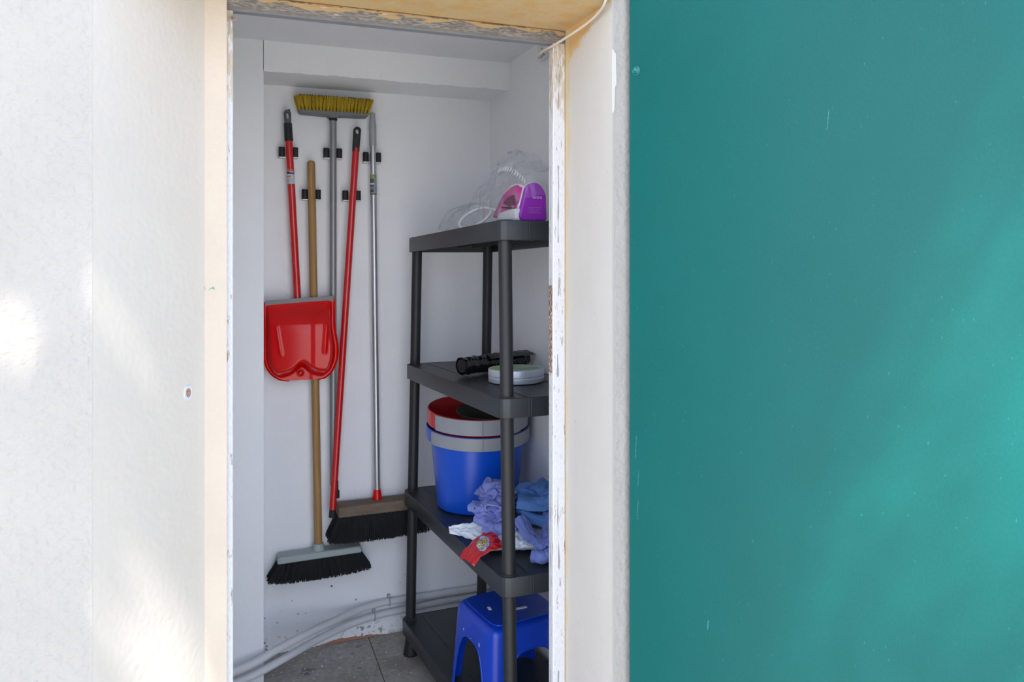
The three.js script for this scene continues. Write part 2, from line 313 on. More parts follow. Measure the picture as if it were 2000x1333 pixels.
// ------------------------------------------------------------------ a tree over the yard: its crown shades the doorway, gaps in it let sun dapple the left side
{
  const C = new THREE.Vector3(0.36, 1.0, -1.35).addScaledVector(SUN, 7);
  const e1 = new THREE.Vector3(0, 1, 0).cross(SUN).normalize(), e2 = SUN.clone().cross(e1).normalize();
  const root = new THREE.Vector3(-2.6, -0.03, 3.9);
  const t = thing('shade_tree', 'leafy shade tree standing in the yard before the doorway', 'tree', root);
  const fork = new THREE.Vector3(-2.2, 4.4, 3.5), bark = std({ color: rgb(0.16, 0.11, 0.08), roughness: 0.95 });
  part(t, 'trunk', tube([root, new THREE.Vector3(-2.65, 1.5, 3.8), new THREE.Vector3(-2.4, 3.0, 3.7), fork], 0.13, 40, 14), bark);
  for (const [a, b] of [[-0.7, 0.6], [0.1, 1.3], [-0.5, -0.6], [0.2, 0.5]]) {
    const e = C.clone().addScaledVector(e1, a).addScaledVector(e2, b);
    part(t, 'branch', tube([fork, fork.clone().lerp(e, 0.4).add(new THREE.Vector3(-0.1, 0.25, 0)), e], 0.03, 24, 8), bark);
  }
  // gaps where the sun comes through, each aimed along the sun's rays from a place on the wall: [x, y, d, half width, half height]
  const gaps = [[-0.285, 1.235, 1.288, 0.024, 0.026], [-0.146, 1.09, 1.349, 0.006, 0.045], [-0.090, 0.60, 1.42, 0.022, 0.105]]
    .map(([x, y, d, a, b]) => { const p = V(x, y, d).sub(C); return [p.dot(e1), p.dot(e2), a, b]; });
  const left = V(-0.78, 1, 1.288).sub(C).dot(e1);  // beyond this the facade stands in the sun
  const low = V(0.3, 0.25, 1.288).sub(C).dot(e2);   // the crown's lower edge: below it the sun reaches the paving
  // on the right the crown thins out towards a wide opening, in small leaves
  const open = V(0.975, 1.21, 0.60).sub(C), ox = open.dot(e1), oy = open.dot(e2), away = (x, y) => Math.hypot((x - ox) / 0.48, (y - oy) / 0.50);
  const shape = new THREE.Shape(); shape.moveTo(0, -0.07); shape.quadraticCurveTo(0.055, -0.01, 0, 0.085); shape.quadraticCurveTo(-0.055, -0.01, 0, -0.07);
  const leaf = new THREE.ShapeGeometry(shape, 4), N = 16000, list = [], q = new THREE.Quaternion(), sc = new THREE.Vector3();
  for (let i = 0; i < N * 2 && list.length < N; i++) {
    const r = 1.9 * Math.sqrt(rnd()), a = rnd() * 6.2832, x = r * Math.cos(a), y = 1.1 * r * Math.sin(a);
    const k = 0.8 + 0.5 * rnd();
    if (y < low || x < left + 0.12 * rnd() || away(x, y) < 1.12) continue;
    if (gaps.some(([gx, gy, ga, gb]) => Math.hypot((x - gx) / (ga + 0.03 * k), (y - gy) / (gb + 0.03 * k)) < 1)) { rnd(); continue; }
    const p = C.clone().addScaledVector(e1, x).addScaledVector(e2, y).addScaledVector(SUN, (rnd() - 0.5) * 0.9).sub(root);
    q.setFromEuler(new THREE.Euler(-1.1 + rnd() * 1.2, rnd() * 6.28, rnd() * 6.28)); sc.setScalar(k);
    list.push(new THREE.Matrix4().compose(p, q, sc));
  }
  for (let i = 0; i < 60000; i++) {
    const x = ox + (rnd() * 2 - 1) * 0.58, y = oy + (rnd() * 2 - 1) * 0.62, a = away(x, y), k = 0.20 + 0.10 * rnd();
    if (a > 1.25 || y < low || rnd() > Math.pow(sm(0.0, 1.2, a), 1.3)) continue;
    const p = C.clone().addScaledVector(e1, x).addScaledVector(e2, y).addScaledVector(SUN, (rnd() - 0.2) * 1.2).sub(root);
    q.setFromEuler(new THREE.Euler(-1.1 + rnd() * 1.2, rnd() * 6.28, rnd() * 6.28)); list.push(new THREE.Matrix4().compose(p, q, sc.setScalar(k)));
  }
  const leaves = new THREE.InstancedMesh(leaf, std({ color: rgb(0.10, 0.17, 0.045), roughness: 0.6, side: THREE.DoubleSide }), list.length);
  list.forEach((m, i) => leaves.setMatrixAt(i, m)); leaves.name = 'leaves'; leaves.userData.kind = 'stuff'; leaves.castShadow = leaves.receiveShadow = true; t.add(leaves);
}
// ------------------------------------------------------------------ materials of the things
const black = std({ color: rgb(0.012, 0.013, 0.014), roughness: 0.75 });
const blackRubber = std({ color: rgb(0.010, 0.012, 0.012), roughness: 0.6, bumpMap: paintedBump, bumpScale: 0.0004 });
const redPaint = phys({ color: rgb(0.66, 0.001, 0.002), roughness: 0.24, specularIntensity: 0.8, clearcoat: 0.15, clearcoatRoughness: 0.2 });
const redPole = phys({ color: rgb(0.56, 0.004, 0.006), roughness: 0.28, clearcoat: 0.5, clearcoatRoughness: 0.2 });
const steel = std({ color: rgb(0.50, 0.52, 0.54), roughness: 0.36, metalness: 0.85 });
const greyMetal = std({ color: rgb(0.27, 0.285, 0.30), roughness: 0.42, metalness: 0.45 });
const greyPlastic = std({ color: rgb(0.20, 0.21, 0.22), roughness: 0.5 });
const grain = (base, s) => tex(128, 1024, (u, v) => { const n = fbm(u * 10 + 0.8 * noise(v * 3, s), v * 5, s, 4) + 0.35 * noise(u * 44, v * 12, s); return base.map((c) => c * (1 + 0.5 * n)); });
const stickWood = std({ map: grain([0.35, 0.20, 0.068], 3), roughness: 0.55 });
const headWood = std({ map: grain([0.17, 0.125, 0.09], 9), roughness: 0.75 });
const tiltBar = (a, b, r, m) => bar(a, b, r);

// an oblong hanging loop for the end of a handle, in the plane of the wall
function eyeGrip(a, b, w, deep, holeC, holeR) {
  const d = b.clone().sub(a), L = d.length(), s = new THREE.Shape(), h = w / 2;
  s.moveTo(-h * 0.86, L); s.lineTo(-h * 0.95, h); s.absarc(0, h, h * 0.95, Math.PI, 2 * Math.PI, false); s.lineTo(h * 0.86, L); s.closePath();
  const hole = new THREE.Path(); hole.absellipse(0, holeC, holeR[0], holeR[1], 0, 2 * Math.PI, true); s.holes.push(hole);
  const g = new THREE.ExtrudeGeometry(s, { depth: deep - 0.008, bevelEnabled: true, bevelSize: 0.003, bevelThickness: 0.004, bevelOffset: -0.003, bevelSegments: 4, curveSegments: 16 });
  g.translate(0, 0, -(deep - 0.008) / 2);
  const ang = Math.atan2(-d.x, d.y); g.rotateZ(ang); g.translate(a.x, a.y, a.z); return g;
}

// bristles: tufts in rows, each a spray of thin fibres from the block outwards
function bristles(rows, { along, out, side, len, flare, lean = 0, fibres = 7, r = 0.0011, spread = 0.004, seed = 0, ragged = 0.08, jit = 0.07 }) {
  const gs = [];
  for (const { a, b, n, s } of rows) for (let i = 0; i < n; i++) {
    const t = n > 1 ? i / (n - 1) : 0.5, base = a.clone().lerp(b, t), f = (t - 0.5) * 2;
    for (let k = 0; k < fibres; k++) {
      const j = () => (rnd() - 0.5) * 2;
      const dir = out.clone().addScaledVector(along, flare * Math.sign(f) * Math.pow(Math.abs(f), 1.6) + jit * j()).addScaledVector(side, s * 0.22 + lean + jit * j()).normalize();
      const p = base.clone().addScaledVector(along, spread * 0.5 * j()).addScaledVector(side, spread * 0.5 * j());
      const e = p.clone().addScaledVector(dir, len * (1 + ragged * j()));
      gs.push(bar(p, e, r, r * 0.75, 4, false));
    }
  }
  return gs;
}

// ------------------------------------------------------------------ cleaning tools hung on the back wall
const DT = 2.583;                                                    // depth of the handles' centres
// wall clips: two rubber rollers on a small bent plate
function clip(x, y, label, tilt = 0) {
  const t = thing('tool_clip', label, 'wall clip', V(x, y, DN), 'wall clips holding the tools');
  const plate = [rblock(x - 0.030, x + 0.030, y - 0.017, y + 0.013, DN - 0.004, DN, 0.0012), rblock(x - 0.030, x - 0.006, y - 0.021, y - 0.017, DN - 0.036, DN, 0.0012), rblock(x + 0.006, x + 0.030, y - 0.021, y - 0.017, DN - 0.036, DN, 0.0012)];
  part(t, 'plate', plate, std({ color: rgb(0.62, 0.63, 0.64), roughness: 0.4, metalness: 0.3 }));
  for (const k of [-1, 1]) {
    const g = lathe([[0.0001, -0.0165], [0.0085, -0.0165], [0.0098, -0.0155], [0.0098, 0.0145], [0.0085, 0.0155], [0.0001, 0.0155]], x + k * 0.0212, DN - 0.026, 24);
    const p = g.attributes.position; for (let i = 0; i < p.count; i++) p.setY(i, p.getY(i) + y);
    part(t, 'roller', g, blackRubber);
  }
}
clip(0.1843, 1.6586, 'wall clip gripping the red dustpan pole below its black grip');
clip(0.2576, 1.5214, 'wall clip gripping the top of the wooden broom stick');
clip(0.3274, 1.6618, 'wall clip gripping the grey pole below the yellow brush');
clip(0.3900, 1.5215, 'wall clip gripping the long red pole with black end grip');
clip(0.4589, 1.6539, 'wall clip gripping the silver broom pole, furthest from the left edge of the recess');

// long-handled dustpan, folded up and hung by its pole
{
  const a = V(0.1794, 1.795, DT), b = V(0.2165, 1.09, DT), at = (t) => a.clone().lerp(b, t);
  const t = thing('dustpan', 'red plastic dustpan with grey lip on a red pole, hung upside down', 'dustpan', V(0.22, 0.91, DN), 'long-handled tools');
  part(t, 'pole', bar(at(0.125), b, 0.0118), redPole);
  part(t, 'grip', eyeGrip(a, at(0.066), 0.024, 0.020, 0.020, [0.0045, 0.0105]), std({ color: rgb(0.075, 0.085, 0.095), roughness: 0.55 }), { label: 'grey hanging end' });
  part(t, 'grip_sleeve', bar(at(0.062), at(0.145), 0.0128, 0.0138), blackRubber, { label: 'black rubber sleeve' });
  const lab = canvasTex(64, 192, (c, w, h) => {
    c.fillStyle = '#c9ccd2'; c.fillRect(0, 0, w, h); c.fillStyle = '#d8693c'; c.fillRect(0, 0, w, 30); c.fillStyle = '#1f3f93'; c.beginPath(); c.moveTo(0, 50); c.lineTo(w, 18); c.lineTo(w, 62); c.lineTo(0, 66); c.fill();
    c.fillStyle = '#d47a58'; c.fillRect(18, 80, 28, 24); c.fillStyle = '#8d97a8'; for (let i = 0; i < 5; i++) c.fillRect(14, 116 + i * 12, 36, 5); c.fillStyle = '#666'; c.fillRect(18, 180, 28, 5);
  });
  const lg = bar(at(0.276), at(0.345), 0.0121, 0.0121, 24, false); lg.attributes.uv.needsUpdate = true;
  lab.wrapS = THREE.RepeatWrapping; lab.repeat.set(2, -1); lab.offset.set(0.3, 1);
  part(t, 'label', lg, std({ map: lab, roughness: 0.45 }), { label: 'blue and white printed sticker' });
  // pan: a raised floor with a dished skirt round sides and bottom
  const yT = 1.167, yB = 0.910;
  const leftX = (y) => 0.1045 + 0.0015 * Math.sin((y - 0.96) * 12), rightX = (y) => lerp(0.330, 0.341, sm(1.09, 1.0, y));
  const R = 0.085, pan = (u, v) => {
    const th = v, yy = lerp(yT, yB, th), xc = lerp(leftX(yy), rightX(yy), 0.5);
    // rounded lower corners: squeeze the row's ends in
    const q = Math.max(0, (yB + R - yy) / R), inset = R * 0.95 * (1 - Math.sqrt(Math.max(0, 1 - q * q)));
    const L = leftX(yy) + inset * 0.95, Rr = rightX(yy) - inset * 0.75, x = lerp(L, Rr, u);
    const rise = 0.024 * (yy - yT) / (yT - yB) * 0;                     // the row follows the perspective-free outline
    const dl = (x - L), dr = (Rr - x), db = yy - yB - 0.006 * Math.cos((x - 0.22) * 40);
    const grow = sm(0.0, 0.30, th);
    const notch = 0.020 * Math.exp(-(((x - 0.222) / 0.022) ** 2));
    let h = 0.004 + 0.040 * grow * sm(0.004 + 0.004 * grow, 0.013 + 0.012 * th, dl) * sm(0.010 + 0.006 * th, 0.018 + 0.022 * th, dr) * sm(0.014, 0.042, db - notch);
    h += 0.028 * (1 - ((x - 0.32) / 0.21) ** 2) * sm(0.0, 0.4, th) * sm(0.004, 0.03, dl) * sm(0.010, 0.03, dr) * sm(0.014, 0.05, db - notch) - 0.004 * grow;
    // two pressed ribs on the raised floor and one step near the lip
    const rib = (cx, w) => Math.exp(-(((x - cx - (1.06 - yy) * (cx > 0.22 ? -0.07 : 0.16)) / w) ** 2)) * sm(0.99, 1.01, yy) * sm(1.10, 1.085, yy);
    h += 0.0035 * rib(0.146, 0.006) + 0.0045 * rib(0.293, 0.006);
    h += 0.003 * sm(1.125, 1.118, yy) * sm(0.245, 0.262, x) * grow;
    if (dl < 0.006 || dr < 0.006) h += 0.004 * (1 - Math.min(dl, dr) / 0.006);          // bead along the rim
    return V(x, yy + 0.012 * (x - 0.104) / 0.23 * (1 - th), DT - 0.013 - h - 0.006);
  };
  part(t, 'pan', sheet((u, v) => pan(1 - u, v), 90, 90, 0.0022), redPaint);
  part(t, 'lip', sheet((u, v) => { const p = pan(lerp(0.985, 0.02, u), 0.0); return new THREE.Vector3(p.x, p.y + lerp(0.005, -0.012, v), p.z + 0.0016); }, 40, 3, 0.003), greyPlastic, { label: 'grey rubber lip' });
  const boss = new THREE.SphereGeometry(0.0085, 20, 14); boss.scale(1, 1, 0.7); boss.translate(0.2195, 0.934, -(DT - 0.026));
  part(t, 'boss', [boss, new THREE.TorusGeometry(0.0115, 0.002, 8, 24).translate(0.2195, 0.934, -(DT - 0.024))], redPaint);
  const nail = thing('nail', 'small dark nail in the wall above the dustpan pole', 'nail', V(0.187, 1.796, DN));
  part(nail, 'shank', [bar(V(0.187, 1.797, DN + 0.005), V(0.187, 1.798, DN - 0.02), 0.0013, 0.0013, 8), bar(V(0.187, 1.798, DN - 0.02), V(0.187, 1.798, DN - 0.0215), 0.003, 0.003, 12)], black);
}
// wooden broom stick with a pale grey-green head
{
  const a = V(0.2558, 1.631, DT), b = V(0.2795, 0.336, DT);
  const t = thing('broom', 'broom with wooden stick, pale grey-green head and black bristles, lowest on the wall', 'broom', V(0.28, 0.262, DT), 'long-handled tools');
  const d = b.clone().sub(a).normalize();
  part(t, 'stick', [bar(a.clone().addScaledVector(d, 0.008), b, 0.0126, 0.0128, 24), new THREE.SphereGeometry(0.0126, 24, 12).scale(1, 0.75, 1).translate(a.x, a.y - 0.008, a.z)], stickWood);
  const green = std({ color: rgb(0.36, 0.42, 0.41), roughness: 0.6 });
  const s = new THREE.Shape(); s.moveTo(0.1465, 0.322); s.quadraticCurveTo(0.1455, 0.3385, 0.158, 0.3395); s.lineTo(0.408, 0.3425); s.quadraticCurveTo(0.420, 0.342, 0.4195, 0.325); s.lineTo(0.4165, 0.3185); s.lineTo(0.150, 0.3155); s.closePath();
  const g = new THREE.ExtrudeGeometry(s, { depth: 0.040, bevelEnabled: true, bevelSize: 0.006, bevelThickness: 0.008, bevelOffset: -0.006, bevelSegments: 4 }); g.translate(0, 0, -2.604);
  part(t, 'head', g, green);
  part(t, 'socket', bar(V(0.2792, 0.362, DT), V(0.2796, 0.337, DT), 0.0165, 0.021, 24), green);
  const al = new THREE.Vector3(1, 0, 0), si = new THREE.Vector3(0, 0, 1), rows = [];
  for (let k = 0; k < 5; k++) rows.push({ a: V(0.153, 0.318, 2.598 - k * 0.0105), b: V(0.413, 0.321, 2.598 - k * 0.0105), n: 40, s: (k - 2) / 2 * 0.8 });
  part(t, 'bristles', bristles(rows, { along: al, out: new THREE.Vector3(0, -1, 0), side: si, len: 0.062, flare: 0.62, fibres: 12, r: 0.0013, spread: 0.009, lean: 0.12, ragged: 0.035 }), std({ color: rgb(0.010, 0.011, 0.012), roughness: 0.8 }), { kind: 'stuff' });
}
// yellow scrubbing brush, head up
{
  const t = thing('scrubbing_brush', 'scrubbing brush with dirty yellow bristles pointing up on a grey metal pole', 'brush', V(0.327, 0.55, DT), 'long-handled tools');
  part(t, 'pole', bar(V(0.3272, 1.785, DT), V(0.3276, 0.55, DT), 0.0112, 0.0112, 24), greyMetal);
  part(t, 'socket', [bar(V(0.3272, 1.782, DT), V(0.3272, 1.768, DT), 0.0145, 0.0125, 24)], black, { label: 'dark screw collar' });
  const s = new THREE.Shape(); s.moveTo(0.214, 1.797); s.quadraticCurveTo(0.2145, 1.786, 0.224, 1.785); s.lineTo(0.309, 1.782); s.lineTo(0.316, 1.775); s.lineTo(0.338, 1.775); s.lineTo(0.345, 1.782); s.lineTo(0.435, 1.785); s.quadraticCurveTo(0.4435, 1.786, 0.4440, 1.797); s.closePath();
  const g = new THREE.ExtrudeGeometry(s, { depth: 0.040, bevelEnabled: true, bevelSize: 0.004, bevelThickness: 0.006, bevelOffset: -0.004, bevelSegments: 3 }); g.translate(0, 0, -2.606);
  part(t, 'head', g, std({ color: rgb(0.16, 0.17, 0.18), roughness: 0.55 }));
  const al = new THREE.Vector3(1, 0, 0), si = new THREE.Vector3(0, 0, 1), rows = [], dark = [];
  for (let k = 0; k < 5; k++) rows.push({ a: V(0.2175, 1.795, 2.602 - k * 0.0105), b: V(0.4405, 1.796, 2.602 - k * 0.0105), n: 21, s: (k - 2) / 2 });
  const o = { along: al, out: new THREE.Vector3(0, 1, 0), side: si, len: 0.047, flare: 0.22, fibres: 18, r: 0.0011, spread: 0.0065, lean: 0.22, jit: 0.13 };
  part(t, 'bristles', bristles(rows, o), std({ map: tex(64, 64, (u, v) => mixc([0.60, 0.42, 0.012], [0.33, 0.21, 0.03], sm(-0.2, 0.4, fbm(u * 6, v * 6, 2, 3)))), roughness: 0.7 }), { kind: 'stuff' });
  for (let k = 0; k < 5; k++) dark.push({ a: V(0.22, 1.83, 2.606 - k * 0.013), b: V(0.440, 1.83, 2.606 - k * 0.013), n: 30, s: (k - 2) / 2 });
  part(t, 'dirt', bristles(dark, { ...o, len: 0.015, fibres: 4 }), std({ color: rgb(0.10, 0.075, 0.03), roughness: 0.9 }), { kind: 'stuff', label: 'grimy bristle tips' });
}
// bare red pole
{
  const a = V(0.4060, 1.751, DT - 0.010), b = V(0.3215, 0.462, DT - 0.027), at = (t) => a.clone().lerp(b, t);
  const t = thing('mop_pole', 'long red pole without a head, black grip on top and black tip', 'mop handle', V(0.3215, 0.45, DT), 'long-handled tools');
  part(t, 'pole', bar(at(0.055), at(0.988), 0.0112, 0.0112, 24), redPole);
  part(t, 'grip', eyeGrip(a, at(0.066), 0.0255, 0.022, 0.0165, [0.006, 0.0085]), blackRubber, { label: 'black grip with hanging hole' });
  part(t, 'tip', bar(at(0.985), at(1.008), 0.0105, 0.0115, 20), black, { label: 'black end plug' });
  const c = at(0.94); part(t, 'spring_button', [rblock(c.x + 0.009, c.x + 0.0135, c.y - 0.022, c.y + 0.034, DT - 0.036, DT - 0.022, 0.002), rblock(c.x + 0.008, c.x + 0.0175, c.y - 0.026, c.y + 0.0, DT - 0.036, DT - 0.022, 0.003)], black);
}
// silver pole broom with a wooden block
{
  const a = V(0.4585, 1.803, DT), b = V(0.4748, 0.485, DT), at = (t) => a.clone().lerp(b, t);
  const t = thing('broom', 'broom with silver pole, red socket, brown wooden block and black bristles', 'broom', V(0.4748, 0.352, DT), 'long-handled tools');
  part(t, 'pole', bar(at(0.05), at(0.985), 0.0105, 0.0108, 24), steel);
  part(t, 'cap', [bar(at(0.001), at(0.028), 0.0085, 0.0108, 24), bar(at(0.028), at(0.085), 0.0118, 0.0122, 24)], std({ color: rgb(0.38, 0.39, 0.40), roughness: 0.5, metalness: 0.3 }), { label: 'grey plastic cap' });
  const lab = canvasTex(64, 128, (c, w, h) => { c.fillStyle = '#8f979b'; c.fillRect(0, 0, w, h); c.fillStyle = '#7f9a55'; c.fillRect(0, 0, w, 20); c.fillStyle = '#4a5257'; c.fillRect(4, 26, 40, 26); c.fillRect(6, 66, 46, 46); c.fillStyle = '#c9cfd2'; c.fillRect(6, 54, 44, 8); c.fillRect(10, 80, 26, 3); c.fillRect(10, 90, 30, 3); c.fillStyle = '#6e4d36'; c.fillRect(0, 120, w, 8); });
  lab.wrapS = THREE.RepeatWrapping; lab.repeat.set(2, -1); lab.offset.set(0.1, 1);
  part(t, 'label', bar(at(0.160), at(0.212), 0.0109, 0.0109, 24, false), std({ map: lab, roughness: 0.5 }), { label: 'green and grey printed band' });
  part(t, 'socket', bar(at(0.974), at(1.0), 0.0125, 0.0172, 24), redPaint, { label: 'red plastic socket' });
  const g = rblock(0.338, 0.612, 0.450, 0.4865, 2.535, 2.606, 0.006, 3);
  const uv = g.attributes.uv, p = g.attributes.position; for (let i = 0; i < p.count; i++) uv.setXY(i, p.getY(i) * 5 + p.getZ(i) * 5, p.getX(i) * 2);
  part(t, 'block', g, headWood);
  const al = new THREE.Vector3(1, 0, 0), si = new THREE.Vector3(0, 0, 1), rows = [];
  for (let k = 0; k < 6; k++) rows.push({ a: V(0.343, 0.453, 2.598 - k * 0.0115), b: V(0.607, 0.453, 2.598 - k * 0.0115), n: 40, s: (k - 2.5) / 2.5 * 0.8 });
  part(t, 'bristles', bristles(rows, { along: al, out: new THREE.Vector3(0, -1, 0), side: si, len: 0.085, flare: 0.42, fibres: 12, r: 0.0014, spread: 0.009, lean: 0.04, ragged: 0.03 }), std({ color: rgb(0.009, 0.011, 0.012), roughness: 0.8 }), { kind: 'stuff' });
}

// ------------------------------------------------------------------ two pipes along the foot of the back wall
{
  const pm = std({ map: blotch([0.68, 0.69, 0.71], 0.10, 14, 13), bumpMap: paintedBump, bumpScale: 0.0006, roughness: 0.55 });
  const up = [[-0.14, 0.088, 2.372], [0.0187, 0.0955, 2.372], [0.075, 0.109, 2.376], [0.1356, 0.122, 2.402], [0.2315, 0.1255, 2.462], [0.3194, 0.118, 2.53], [0.4105, 0.1175, 2.583], [0.4836, 0.119, 2.602], [0.5909, 0.118, 2.604], [0.6827, 0.118, 2.604], [0.80, 0.117, 2.604], [0.89, 0.117, 2.604]];
  const lo = [[-0.14, 0.050, 2.372], [0.0187, 0.061, 2.372], [0.0759, 0.074, 2.376], [0.1668, 0.0855, 2.42], [0.2672, 0.081, 2.502], [0.3749, 0.077, 2.572], [0.4836, 0.080, 2.602], [0.5909, 0.084, 2.604], [0.6827, 0.088, 2.604], [0.80, 0.088, 2.604], [0.89, 0.088, 2.604]];
  for (const [pts, label, bx] of [[up, 'upper of two painted pipes along the foot of the back wall', 0.52], [lo, 'lower of two painted pipes, nearer the floor by the back wall', 0.468]]) {
    const t = thing('pipe', label, 'pipe', V(0.3, 0.0, 2.5), 'pipes at the foot of the wall');
    part(t, 'run', tube(pts.map((p) => V(...p)), 0.0118, 160, 16), pm);
    const i = pts.findIndex((p) => p[0] > bx), q = V(bx, lerp(pts[i - 1][1], pts[i][1], (bx - pts[i - 1][0]) / (pts[i][0] - pts[i - 1][0])), lerp(pts[i - 1][2], pts[i][2], (bx - pts[i - 1][0]) / (pts[i][0] - pts[i - 1][0])));
    part(t, 'clip', [new THREE.TorusGeometry(0.0128, 0.0022, 8, 28).rotateY(Math.PI / 2).translate(q.x, q.y, q.z), rblock(bx - 0.005, bx + 0.005, q.y + 0.010, q.y + 0.022, DN - 0.014, DN, 0.001)], std({ color: rgb(0.42, 0.43, 0.45), roughness: 0.6 }));
  }
}

// ------------------------------------------------------------------ black plastic shelving unit
const TIER = [{ L: 0.5859, F: 0.6173, B: 0.8331, yL: 1.3758, yF: 1.4034 }, { L: 0.5785, F: 0.6225, B: 0.8276, yL: 0.9574, yF: 0.9826 }, { L: 0.5703, F: 0.6278, B: 0.8183, yL: 0.5414, yF: 0.5594 }, { L: 0.5634, F: 0.6343, B: 0.8091, yL: 0.1173, yF: 0.1337 }];
const dL = 2.464, dF = 1.70, tierY = (k, d) => lerp(TIER[k].yL, TIER[k].yF, (dL - d) / (dL - dF));
{
  const plast = std({ color: rgb(0.026, 0.032, 0.037), roughness: 0.40, bumpMap: peel, bumpScale: 0.0002 });
  const post = std({ color: rgb(0.017, 0.020, 0.022), roughness: 0.5 });
  const t = thing('shelving_unit', 'black plastic shelving unit with four shelves and round posts against the right wall', 'shelves', V(0.72, 0, 2.08));
  const RO = 0.0265;
  // outline of the four posts' hull, offset outwards
  const hull = (c, r) => { const s = new THREE.Path(), o = [], n = c.length; for (let i = 0; i < n; i++) { const p = c[(i + n - 1) % n], q = c[i], w = c[(i + 1) % n]; const nn = (a, b) => new THREE.Vector2(b.y - a.y, a.x - b.x).normalize(); const n0 = nn(p, q), n1 = nn(q, w); const a0 = Math.atan2(n0.y, n0.x); let a1 = Math.atan2(n1.y, n1.x); while (a1 < a0) a1 += 2 * Math.PI; for (let k = 0; k <= 10; k++) { const a = lerp(a0, a1, k / 10); o.push(new THREE.Vector2(q.x + r * Math.cos(a), q.y + r * Math.sin(a))); } } return o; };
  TIER.forEach((T, k) => {
    T.R = T.F + (T.B - T.L);
    const c = [[T.F, dF], [T.R, dF], [T.B, dL], [T.L, dL]].map(([x, d]) => new THREE.Vector2(x, d));
    T.c = c;
    const warp = (g) => { const p = g.attributes.position; for (let i = 0; i < p.count; i++) p.setY(i, p.getY(i) + tierY(k, -p.getZ(i))); return toCreasedNormals(g, 0.6); };
    const ext = (outer, inner, h0, h1, bev) => { const s = new THREE.Shape(outer); if (inner) s.holes.push(new THREE.Path(inner)); const g = new THREE.ExtrudeGeometry(s, { depth: h1 - h0 - 2 * bev, bevelEnabled: bev > 0, bevelSize: bev, bevelThickness: bev, bevelOffset: -bev, bevelSegments: 3 }); g.rotateX(-Math.PI / 2); g.translate(0, h0 + bev, 0); return warp(g); };
    const rim = part(t, 'shelf', ext(hull(c, RO - 0.0035), null, -0.0075, -0.0008, 0), plast);
    part(t, 'shelf_rim', ext(hull(c, RO), hull(c, RO - 0.005).reverse(), -0.047, 0, 0.0015), plast);
    // ribs under and along the deck
    const ribs = [];
    for (const f of [0.2, 0.4, 0.6, 0.8]) { const a = c[0].clone().lerp(c[1], f), b = c[3].clone().lerp(c[2], f), w = 0.0016; ribs.push(ext([new THREE.Vector2(a.x - w, a.y - 0.02), new THREE.Vector2(a.x + w, a.y - 0.02), new THREE.Vector2(b.x + w, b.y + 0.02), new THREE.Vector2(b.x - w, b.y + 0.02)], null, -0.032, -0.006, 0)); }
    for (const f of [0.18, 0.82]) { const a = c[0].clone().lerp(c[1], f), b = c[3].clone().lerp(c[2], f), w = 0.0022; ribs.push(ext([new THREE.Vector2(a.x - w, a.y - 0.01), new THREE.Vector2(a.x + w, a.y - 0.01), new THREE.Vector2(b.x + w, b.y + 0.01), new THREE.Vector2(b.x - w, b.y + 0.01)], null, -0.002, 0.0006, 0.0005)); }
    part(t, 'ribs', ribs, plast);
    // paired upright beads on the short front face
    for (const dx of [0.047, 0.053]) part(t, 'bead', warp(bar(V(T.F + dx, -0.045, dF - RO), V(T.F + dx, -0.002, dF - RO), 0.0014, 0.0014, 8)), plast);
    c.forEach((p) => part(t, 'collar', warp(lathe([[0.0005, 0.0022], [0.0192, 0.0022], [0.0205, 0.0008], [0.0205, -0.002]], p.x, p.y, 28)), plast));
  });
  for (let k = 0; k < 3; k++) for (let i = 0; i < 4; i++) {
    const a = TIER[k].c[i], b = TIER[k + 1].c[i];
    part(t, 'post', bar(V(b.x, tierY(k + 1, b.y) - 0.002, b.y), V(a.x, tierY(k, a.y) - 0.02, a.y), 0.0163, 0.0163, 28), post);
  }
  for (let i = 0; i < 4; i++) { const p = TIER[3].c[i]; part(t, 'foot', lathe([[0.0001, 0], [0.024, 0], [0.024, 0.004], [0.0155, 0.055], [0.0155, tierY(3, p.y) - 0.02]], p.x, p.y, 28), post); }
}

// things standing on a shelf follow its slight slope
const seat = (o, k, d0) => { const s = (TIER[k].yF - TIER[k].yL) / (dF - dL); o.traverse((m) => { if (!m.isMesh || m.userData.sloped) return; m.userData.sloped = 1; const w = wp(m), p = m.geometry.attributes.position; for (let i = 0; i < p.count; i++) p.setY(i, p.getY(i) + s * (-(p.getZ(i) + w.z) - d0)); }); };
